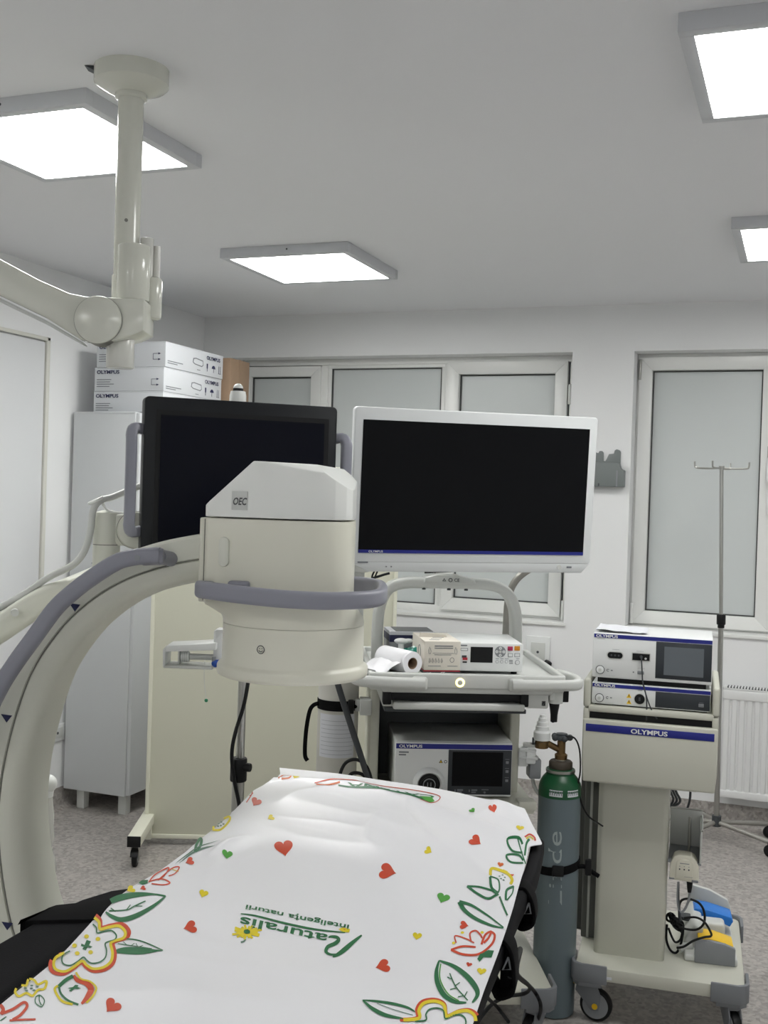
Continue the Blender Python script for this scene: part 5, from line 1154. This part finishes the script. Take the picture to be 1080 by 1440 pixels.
for k in range(3): pass
b.lathe(M_DGREY, [(.006, zz-.004), (.026, zz), (.028, zz+.006), (.026, zz+.012), (.018, zz+.014), (.018, zz+.018), (.0, zz+.019)], None, 30)
for k in range(5): t = 2*PI*k/5; b.ball(M_DGREY, (.026*math.cos(t), .026*math.sin(t), zz+.006), .010, n=12)
b.build('handwheel', vl)
b = MB(); b.lathe(M_WHITEP, [(.026, ZK+.096), (.0265, ZK+.12), (.024, ZK+.123), (.021, ZK+.126), (.0205, ZK+.138), (.0175, ZK+.141), (.017, ZK+.152), (.013, ZK+.155), (.0125, ZK+.164), (.008, ZK+.167), (.008, ZK+.174), (.0, ZK+.176)], Matrix.Translation((-.062, -.014, 0)), 30); b.box(M_LGREY, -.12, -.08, -.02, .0, ZK+.07, ZK+.084, .004); b.cyl(M_DGREY, (-.092, -.014, ZK+.09), (-.085, -.014, ZK+.09), .012, n=16); b.build('regulator', cg)
# faded maker's lettering running up the cylinder
b = MB(); vs_, fs_ = text_geo('Linde', .0); mx = max(v.x for v in vs_); q = []
for v in vs_:
    up_ = v.x/mx*.235; side_ = v.y*.062-.012+v.x*.004; a_ = math.radians(-88)-side_/.067
    q.append((.0672*math.cos(a_), .0672*math.sin(a_), .352+up_))
b.raw(M_CHALK, q, fs_); b.build('lettering', cg)
zs_ = .47
b = MB(); ring = [(.0685*math.cos(t), .0685*math.sin(t), zs_-.012*math.cos(t+2.6)) for t in [2*PI*k/40 for k in range(40)]]
b.sweep(M_STRAP, ring, rrect(.003, .026, .001), up=(0, 0, 1), closed=True); b.box(M_BLACK, -.02, .016, -.078, -.064, zs_-.02, zs_+.012, .003)
b.tube(M_STRAP, [(.06, -.03, zs_), (.085, -.01, zs_-.004), (.105, .0, zs_-.02), (.13, .0, zs_-.035)], .007, n=8, smooth=3); b.box(M_BLACK, .085, .105, -.02, .0, zs_-.03, zs_+.02, .004); b.build('strap', cg)
b = MB(); F3 = lambda x, y: at_depth(x, y, 3.47)
b.tube(M_BLACK, [F3(795, 1036), F3(808, 1038), F3(815, 1055), F3(816, 1085), F3(813, 1105), F3(818, 1130), F3(828, 1148), F3(842, 1158), F3(848, 1162)], .0026, n=8, smooth=5)
tag(b.build('black_hose'), 'thin black hose from the brass valve to the equipment cart column', 'hose')

# ================================================================== EQUIPMENT CART (right)
FC = Fr(-.632, 3.41, 5)
qc = thing('equipment_cart', 'beige wheeled equipment cart with a square column and blue brand stripe, at the right', 'cart', FC)
base_board(qc, .515, .60)
for x, y, t in ((.045, .05, PI-.15), (.47, .05, 1.9), (.045, .55, 2.3), (.47, .55, .9)): caster(qc, x, y, turn=t, dot=True)
b = MB(); b.box(M_LABEL, .085, .12, -.0015, .0, .150, .158, 0); b.box(M_MGREY, .09, .098, -.002, 0, .151, .157, 0); b.build('base_label', qc)
b = MB(); b.prism(M_TROLLEY, [(q[0]+.161, q[1]+.215) for q in rrect(.218, .19, .018, 4)], 'xy', .178, .76, .002); b.build('column', qc)
b = MB(); b.box(M_POST, .000, .048, .24, .31, .178, .76, .004); b.box(M_POST, -.02, .0, .30, .33, .178, .72, .003); b.box(M_LGREY, .018, .026, .232, .24, .18, .74, .001); b.build('rear_post', qc)
# housing
b = MB(); x0, x1 = .004, .407
b.prism(M_TROLLEY, [(x0+.005, .745), (x1-.005, .745), (x1, .80), (x1, .940), (x0, .940), (x0, .80)], 'xz', .022, .42, .006, 3)
for xa, xb in ((x0, x0+.019), (x1-.019, x1)):
    b.box(M_TROLLEY, xa, xb, .028, .42, .935, .972, .004); b.box(M_TROLLEY, xa-.001, xb+.001, .026, .42, .974, 1.062, .008, 3)
b.box(M_TROLLEY, x0+.015, x1-.015, .026, .41, .962, .980, .004); b.build('housing', qc)
b = MB(); b.box(M_BLACK, x0+.019, x1-.019, .04, .4, .9405, .962, 0); b.build('storage_slot', qc)
b = MB(); b.box(M_BLUE, .014, .396, .0205, .024, .902, .925, .001); b.front_text(M_WHITEP, 'OLYMPUS', .0135, (.205, .0202, .9065), align='c', bold=.03, sx=1.3); b.build('brand_stripe', qc)
b = MB(); b.box(M_LGREY, .05, .35, .06, .38, .735, .747, .003); b.build('underside_plate', qc)

def front_marks(mb, F, yv): pass
u2 = thing('control_unit', 'flat white control unit with two yellow warning triangles, lower of two stacked devices', 'medical device', FC)
yv = .05; ux0, ux1 = .026, .382
b = MB(); b.box(M_WHITEP, ux0, ux1, yv, .38, .984, 1.050, .004); b.box(M_BLACK, ux0+.01, ux1-.01, yv+.01, .37, .9805, .985, 0); b.box(M_BLACK, ux0+.015, ux1-.015, yv+.02, .37, 1.0495, 1.0648, 0); b.build('case', u2)
b = MB(); b.box(M_BLUE, ux0+.002, ux1-.001, yv-.0008, yv+.002, 1.037, 1.0475, 0); b.front_text(M_WHITEP, 'OLYMPUS', .0078, (ux0+.008, yv-.0011, 1.0385), bold=.03, sx=1.3); b.build('brand_stripe', u2)
p0 = FC.Y(yv, 921.5, 985)
b = MB(); b.box(M_PANELGR, p0.x, ux1-.002, yv-.0015, yv+.002, .987, 1.0352, .001); b.box(M_MGREY, ux1-.035, ux1-.02, yv-.0022, yv, .998, 1.008, .0005); b.box(M_TEXTG, ux1-.034, ux1-.021, yv-.0022, yv, 1.0105, 1.0118, 0)
for k in range(2): b.box(M_PANELGR, ux1-.034, ux1-.021, yv-.0024, yv, 1.0005+k*.0035, 1.0012+k*.0035, 0)
b.build('dark_panel', u2)
def knob(mb, F, yv, px, py, r):
    c = F.Y(yv, px, py); mb.cyl(M_DGREY, (c.x, yv-.002, c.z), (c.x, yv, c.z), r, n=32); mb.cyl(M_WHITEP, (c.x, yv-.006, c.z), (c.x, yv, c.z), r*.86, n=32, bev=.0015); mb.cyl(M_LGREY, (c.x, yv-.0066, c.z), (c.x, yv-.005, c.z), r*.35, n=20)
b = MB(); knob(b, FC, yv, 843, 981, .0135); b.build('power_button', u2)
b = MB(); c = FC.Y(yv, 899.5, 983); b.cyl(M_LGREY, (c.x, yv-.002, c.z), (c.x, yv, c.z), .018, n=32, bev=.001); b.cyl(M_BLACK, (c.x, yv-.004, c.z), (c.x, yv, c.z), .0155, n=32, bev=.001); b.box(M_DGREY, c.x-.003, c.x+.003, yv-.0045, yv, c.z-.006, c.z+.006, .001); b.build('round_socket', u2)
for py in (979, 987.5):
    b = MB(); t = FC.Y(yv, 884.5, py); b.prism(M_YELP, [(t.x-.0075, t.z-.005), (t.x+.0075, t.z-.005), (t.x, t.z+.0085)], 'xz', yv-.001, yv+.001); b.prism(M_DGREY, [(t.x-.001, t.z-.002), (t.x+.001, t.z-.002), (t.x+.0012, t.z+.0045), (t.x-.0012, t.z+.0045)], 'xz', yv-.0014, yv); b.build('warning_sign', u2)
def minor(mb, F, yv, dx, dy):
    c = F.Y(yv, 854+dx, 981+dy); mb.tube(M_DGREY, [(c.x+.0035*math.cos(q), yv-.0005, c.z+.0035*math.sin(q)) for q in [.6+4.9*k/10 for k in range(11)]], .0008, n=5)
    mb.frect(M_TEXTG, F, yv, 858+dx, 980.5+dy, 860.5+dx, 982+dy, th=.0007); mb.frect(M_TEXTG, F, yv, 851+dx, 988+dy, 864+dx, 989+dy, th=.0007)
b = MB(); minor(b, FC, yv, 0, 0); b.frect(M_TEXTG, FC, yv, 837, 965.5, 849, 966.8, th=.0007); b.frect(M_TEXTG, FC, yv, 897, 970.5, 903, 971.5, th=.0007); b.build('front_marks', u2)

u1 = thing('electrosurgical_unit', 'white generator with a grey touch screen, upper of two stacked devices on the equipment cart', 'medical device', FC)
zb1, zt1 = 1.066, 1.204
b = MB(); b.box(M_WHITEP, ux0-.001, ux1+.001, yv, .31, zb1, zt1, .004); b.build('case', u1)
b = MB(); b.box(M_BLUE, ux0+.002, ux1-.001, yv-.0008, yv+.002, zt1-.014, zt1-.0025, 0); b.front_text(M_WHITEP, 'OLYMPUS', .0082, (ux0+.008, yv-.0011, zt1-.0122), bold=.03, sx=1.3); b.build('brand_stripe', u1)
a = FC.Y(yv, 923, 901)
b = MB(); b.box(M_PANELGR, a.x, ux1-.001, yv-.0015, yv+.002, zb1+.010, zt1-.0155, .001); s0, s1 = FC.Y(yv, 934.5, 909.5), FC.Y(yv, 989, 950); b.box(M_GREYSCR, s0.x, s1.x, yv-.0022, yv, zb1+.022, zt1-.029, 0); b.build('touch_screen', u1)
b = MB(); knob(b, FC, yv, 844, 941.5, .0135); b.build('power_button', u1)
b = MB(); c = FC.Y(yv, 865, 921.5); b.prism(M_LGREY, [(c.x+q[0], c.z+q[1]) for q in rrect(.052, .025, .0124, 6)], 'xz', yv-.0012, yv); b.prism(M_BLACK, [(c.x+q[0], c.z+q[1]) for q in rrect(.046, .019, .0094, 6)], 'xz', yv-.002, yv)
for k in (-.011, 0, .011): b.cyl(M_DGREY, (c.x+k, yv-.0026, c.z), (c.x+k, yv, c.z), .003, n=12)
b.build('bipolar_socket', u1)
b = MB(); c = FC.Y(yv, 901.5, 924); b.prism(M_LGREY, [(c.x+q[0], c.z+q[1]) for q in rrect(.058, .028, .004, 3)], 'xz', yv-.0012, yv); b.box(M_BLACK, c.x-.026, c.x+.026, yv-.002, yv, c.z-.0105, c.z+.0105, .0005); b.cyl(M_LGREY, (c.x+.014, yv-.0026, c.z-.004), (c.x+.014, yv, c.z-.004), .0035, n=14)
b.build('monopolar_socket', u1)
b = MB(); c = FC.Y(yv, 901, 946); b.box(M_MGREY, c.x-.010, c.x+.010, yv-.003, yv, c.z-.005, c.z+.005, .0015); b.box(M_TEXTG, c.x-.024, c.x-.020, yv-.0007, yv, c.z-.002, c.z+.002, 0); b.build('plate_socket', u1)
b = MB(); minor(b, FC, yv, 1, -38.5); b.frect(M_TEXTG, FC, yv, 839.5, 897.5, 851, 898.6, th=.0007)
for x, y in ((861, 913), (895, 915.5), (897, 939.5)): b.frect(M_TEXTG, FC, yv, x, y, x+10, y+.9, th=.0007)
b.build('front_marks', u1)
b = MB(); q = lambda x, y, v=.035: FC.Y(v, x, y)
b.tube(M_DGREY, [q(901.5, 923, .047), q(902, 927, .03), q(903, 945), q(904, 960), q(908.5, 978), q(909.5, 995), q(909, 1013, .04)], .0022, n=8, smooth=5); b.tube(M_DGREY, [q(904, 962), q(911, 985), q(917, 1000), q(924, 1011, .04)], .0020, n=8, smooth=4); b.cyl(M_DGREY, q(901.5, 923.5, .05), q(901.8, 924.5, .035), .0045, n=12)
tag(b.build('grey_cable', None, loc=FC.loc, rz=FC.rz), 'thin dark grey cable hanging from the upper generator across the lower control unit', 'cable')
pa = MB(); zz = zt1+.0008
n_ = 14; vs = []
for i in range(n_+1):
    for k in range(5):
        s_, t = i/n_, k/4; vs.append((.03+.155*s_, .07+.18*t, zz+.003+.006*(1-s_)**2*(.6+.4*math.cos(5*t))+.0025*math.sin(8*s_+2*t)**2))
fs = [(i*5+k, i*5+k+1, (i+1)*5+k+1, (i+1)*5+k) for i in range(n_) for k in range(4)]
pa.raw(M_LABEL, vs, [f[::-1] for f in fs]); pa.raw(M_LABEL, [(x, y, max(zz, z-.0025)) for x, y, z in vs], fs)
tag(pa.build('paper_pouch', None, loc=FC.loc, rz=FC.rz), 'crumpled white paper pouch lying on top of the upper generator', 'paper')

# basket and receiver
bk = thing('wire_basket', 'grey metal basket with thin light rim on the right of the beige column', 'basket', FC)
b = MB(); b.box(M_LGREY, .272, .372, .30, .306, .500, .617, .001); b.box(M_MGREY, .272, .372, .12, .306, .494, .500, .001); b.box(M_LGREY, .366, .372, .12, .306, .5, .60, .001); b.build('bin', bk)
b = MB(); b.cyl(M_STEEL, (.272, .303, .619), (.374, .303, .619), .003, n=10); b.cyl(M_STEEL, (.334, .205, .48), (.334, .205, .62), .0045, n=12); b.cyl(M_STEEL, (.372, .12, .602), (.372, .306, .602), .003, n=10); b.build('rim', bk)
rv = thing('foot_switch_receiver', 'small cream receiver box with three marks hanging beside the beige column', 'receiver', FC)
yr = .11; a = FC.Y(yr, 941, 1237); c = FC.Y(yr, 984, 1207)
b = MB(); w_ = c.x-a.x; X0 = a.x; Z0 = a.z-.002; hgt_ = c.z-a.z+.004
b.prism(M_CREAMB, [(X0, Z0+.01), (X0+.004, Z0+.004), (X0+w_-.004, Z0), (X0+w_, Z0+.006), (X0+w_-.002, Z0+hgt_-.03), (X0+w_-.014, Z0+hgt_-.008), (X0+w_-.026, Z0+hgt_), (X0+.026, Z0+hgt_+.001), (X0+.012, Z0+hgt_-.006), (X0+.002, Z0+hgt_-.03)], 'xz', yr, yr+.055, .005, 3)
b.prism(M_CREAMB, [(X0+.018, Z0+.012), (X0+w_-.018, Z0+.010), (X0+w_-.020, Z0+hgt_-.022), (X0+w_-.03, Z0+hgt_-.010), (X0+.03, Z0+hgt_-.010), (X0+.020, Z0+hgt_-.022)], 'xz', yr-.006, yr+.01, .003)
b.box(M_MGREY, X0-.001, X0+.016, yr-.001, yr+.01, Z0+.004, Z0+.010, .002); b.box(M_MGREY, X0+w_-.022, X0+w_-.002, yr-.001, yr+.01, Z0+.001, Z0+.010, .002); b.build('case', rv)
b = MB()
for k in range(3): x = X0+w_*.34+k*w_*.155; b.cyl(M_DGREY, (x, yr-.0066, Z0+hgt_*.50), (x, yr-.005, Z0+hgt_*.50), .0024, n=10); b.box(M_TEXTG, x-.0015, x+.0015, yr-.0064, yr-.005, Z0+hgt_*.60, Z0+hgt_*.62, 0)
b.box(M_TEXTG, X0+w_*.34, X0+w_*.66, yr-.0064, yr-.005, Z0+hgt_*.71, Z0+hgt_*.735, 0); b.box(M_TEXTG, X0+w_*.5, X0+w_*.78, yr-.0063, yr-.005, Z0+hgt_*.22, Z0+hgt_*.232, 0); b.build('marks', rv)
b = MB(); g_ = lambda x, y, v=.13: FC.Y(v, x, y); b.lathe(M_BLACK, [(.0055, -.035), (.008, -.02), (.010, 0)], Matrix.Translation(g_(970, 1239)), 16); b.tube(M_MGREY, [g_(970, 1247), g_(970, 1258), g_(967, 1270), g_(962, 1280), g_(957, 1282), g_(954, 1275), g_(953, 1262), g_(954, 1240)], .0038, n=8, smooth=5); b.tube(M_DGREY, [g_(954, 1240), g_(954, 1262), g_(956, 1285), g_(957, 1295)], .0036, n=8, smooth=4); b.build('lead', rv)
b = MB(); b.box(M_MGREY, X0, .29, yr+.05, yr+.09, Z0+.02, Z0+.06, .002); b.build('hook_plate', rv)

# foot switch on the base board
ZC2 = .1805
fp = FC.Z(ZC2, 975, 1350); FF = Fr(*(FC.M @ Vector((.362, .150, 0))).xy, 8)
fsw = thing('foot_switch', 'grey foot switch with a yellow and a blue pedal standing on the cart base', 'foot switch', FF)
b = MB(); b.box(M_LGREY, -.03, .13, .004, .33, ZC2, ZC2+.022, .006, 3); b.prism(M_MGREY, [(0, ZC2), (.122, ZC2), (.122, ZC2+.055), (.09, ZC2+.066), (.05, ZC2+.071), (0, ZC2+.070)], 'xz', .0, .018, .003); b.prism(M_LGREY, [(-.03, ZC2+.02), (.02, ZC2+.02), (.03, ZC2+.09), (.0, ZC2+.095), (-.03, ZC2+.05)], 'xz', .06, .30, .01, 3); b.box(M_LGREY, .01, .10, .125, .19, ZC2+.02, ZC2+.085, .012, 3); b.build('housing', fsw)
b = MB(); b.prism(M_LGREY, [(-.01, ZC2), (.13, ZC2), (.132, ZC2+.07), (.12, ZC2+.10), (.06, ZC2+.128), (.0, ZC2+.14), (-.01, ZC2+.12)], 'xz', .315, .335, .004); b.build('guard', fsw)
b = MB(); b.prism(M_YELP, [(.01, ZC2+.074), (.06, ZC2+.071), (.118, ZC2+.056), (.116, ZC2+.046), (.06, ZC2+.06), (.01, ZC2+.062)], 'xz', .022, .105, .003); b.build('yellow_pedal', fsw)
b = MB(); b.prism(M_BLUEP, [(.0, ZC2+.085), (.01, ZC2+.101), (.05, ZC2+.099), (.125, ZC2+.082), (.130, ZC2+.070), (.12, ZC2+.052), (.06, ZC2+.074), (.0, ZC2+.08)], 'xz', .20, .285, .006, 3); b.build('blue_pedal', fsw)
b = MB(); b.tube(M_LGREY, [(-.005, .06, ZC2+.03), (-.03, .055, ZC2+.025), (-.045, .045, ZC2+.018)], .012, n=12); b.cyl(M_DGREY, (-.02, .17, ZC2+.075), (-.02, .17, ZC2+.085), .024, n=24); b.build('cord_entry', fsw)
fc = lambda x, y, v=.20: FC.Y(v, x, y)
b = MB()
b.tube(M_BLACK, [fc(939, 1285), fc(944, 1292), fc(952, 1300), fc(963, 1306), fc(980, 1307), fc(990, 1298), fc(990, 1282), fc(983, 1270), fc(968, 1264), fc(957, 1268), fc(955, 1285), fc(957, 1298)], .0038, n=8, smooth=6)
b.tube(M_BLACK, [fc(938, 1300), fc(937, 1320), fc(942, 1335), fc(950, 1340), fc(956, 1332), fc(960, 1315), fc(961, 1300)], .0038, n=8, smooth=6)
b.tube(M_BLACK, [fc(940, 1305), fc(945, 1318), fc(950, 1325), fc(957, 1321), fc(960, 1308)], .0036, n=8, smooth=6)
b.tube(M_BLACK, [fc(952, 1333, .17), fc(962, 1331, .16), fc(975, 1323, .15), fc(990, 1318, .15), fc(1000, 1316, .16), fc(998, 1308, .17), fc(990, 1296, .18), fc(978, 1290, .2), fc(962, 1291, .2)], .0036, n=8, smooth=6)
random.seed(2)
for k in range(9):
    c = fc(949+random.uniform(-5, 5), 1296+random.uniform(-5, 6), .19); b.tube(M_BLACK, [c+Vector((.016*math.cos(t+k), .010*math.sin(2*t), .014*math.sin(t+k*.7))) for t in [2*PI*j/14 for j in range(14)]], .0038, n=7, closed=True)
tag(b.build('cable_coil', None, loc=FC.loc, rz=FC.rz), 'tangled black foot switch cable beside the beige column', 'cable')
b = MB(); d3 = lambda x, y: at_depth(x, y, 3.72)
for a_ in (0, 4, 8): b.tube(M_DGREY, [d3(940+a_, 1106), d3(944+a_, 1116), d3(947+a_*1.2, 1124+a_*.2), d3(943+a_, 1132), d3(936, 1134)], .0042, n=8, smooth=4)
b.tube(M_DGREY, [d3(971, 1108), d3(970, 1125), d3(965, 1140), d3(958, 1150)], .004, n=8, smooth=4)
tag(b.build('grey_cables'), 'bundle of dark grey cables hanging under the equipment cart housing', 'cable')

# loose black cables on the endoscopy cart base
strap_end = FT.I @ (FB.M @ Vector((-.158, 1.732, .862)))
b2 = lambda x, y, z: FT.I @ Vector(WORLD.Z(z, x, y))
b = MB(); b.tube(M_BLACK, [strap_end, strap_end.lerp(b2(722, 1365, .45), .5)+Vector((0, 0, .06)), b2(722, 1365, .45), b2(732, 1377, .36), b2(745, 1388, .24), b2(738, 1397, .19), b2(715, 1401, .186), b2(695, 1410, .186), b2(678, 1428, .186), b2(668, 1445, .186)], .0055, n=9, smooth=6)
tag(b.build('power_cable', None, loc=FT.loc, rz=FT.rz), 'loose black cable curving left across the endoscopy cart base at the bottom edge', 'cable')
b = MB(); b.tube(M_BLACK, [strap_end, strap_end.lerp(b2(727, 1368, .44), .5)+Vector((.01, 0, .05)), b2(727, 1368, .44), b2(741, 1383, .30), b2(752, 1395, .19), b2(760, 1412, .17), b2(758, 1430, .10), b2(748, 1445, .03)], .0055, n=9, smooth=6)
tag(b.build('power_cable', None, loc=FT.loc, rz=FT.rz), 'loose black cable looping over the front corner of the endoscopy cart base', 'cable')
b = MB(); b.tube(M_BLACK, [strap_end, strap_end.lerp(b2(684, 1398, .30), .5)+Vector((0, 0, .04)), b2(684, 1398, .30), b2(700, 1417, .19), b2(715, 1437, .186)], .005, n=9, smooth=5)
tag(b.build('power_cable', None, loc=FT.loc, rz=FT.rz), 'short black cable slanting down right from the table edge, crossing the leftward cable', 'cable')
b = MB(); k_ = lambda x, y: WORLD.Y(YB-.03, x, y)
b.tube(M_BLACK, [k_(752, 926), k_(758, 932), k_(766, 937), k_(773, 938)], .009, n=8, smooth=4); b.cyl(M_BLACK, k_(766, 940), k_(772, 930), .03, .02, n=14, bev=.004)
tag(b.build('power_plug'), 'black plug and lead at the wall socket behind the cart tray', 'plug')

# ------------------------------------------------------------------ camera and world
cam = bpy.data.cameras.new('camera'); co = bpy.data.objects.new('camera', cam); COL.objects.link(co)
co.matrix_world = Matrix(((RT.x, UP.x, -FW.x, EYE.x), (RT.y, UP.y, -FW.y, EYE.y), (RT.z, UP.z, -FW.z, EYE.z), (0, 0, 0, 1)))
cam.sensor_fit = 'HORIZONTAL'; cam.sensor_width = 36; cam.lens = FPX*36/1080; cam.clip_start = .05
bpy.context.scene.camera = co
w = bpy.data.worlds.new('world'); bpy.context.scene.world = w; w.use_nodes = True
w.node_tree.nodes['Background'].inputs['Color'].default_value = (.02, .025, .035, 1); w.node_tree.nodes['Background'].inputs['Strength'].default_value = .2
vsn = bpy.context.scene.view_settings
bpy.context.scene.display_settings.display_device = 'sRGB'
vsn.view_transform = 'Standard'; vsn.look = 'None'; vsn.exposure = 0.9; vsn.gamma = 1.0; vsn.use_curve_mapping = False
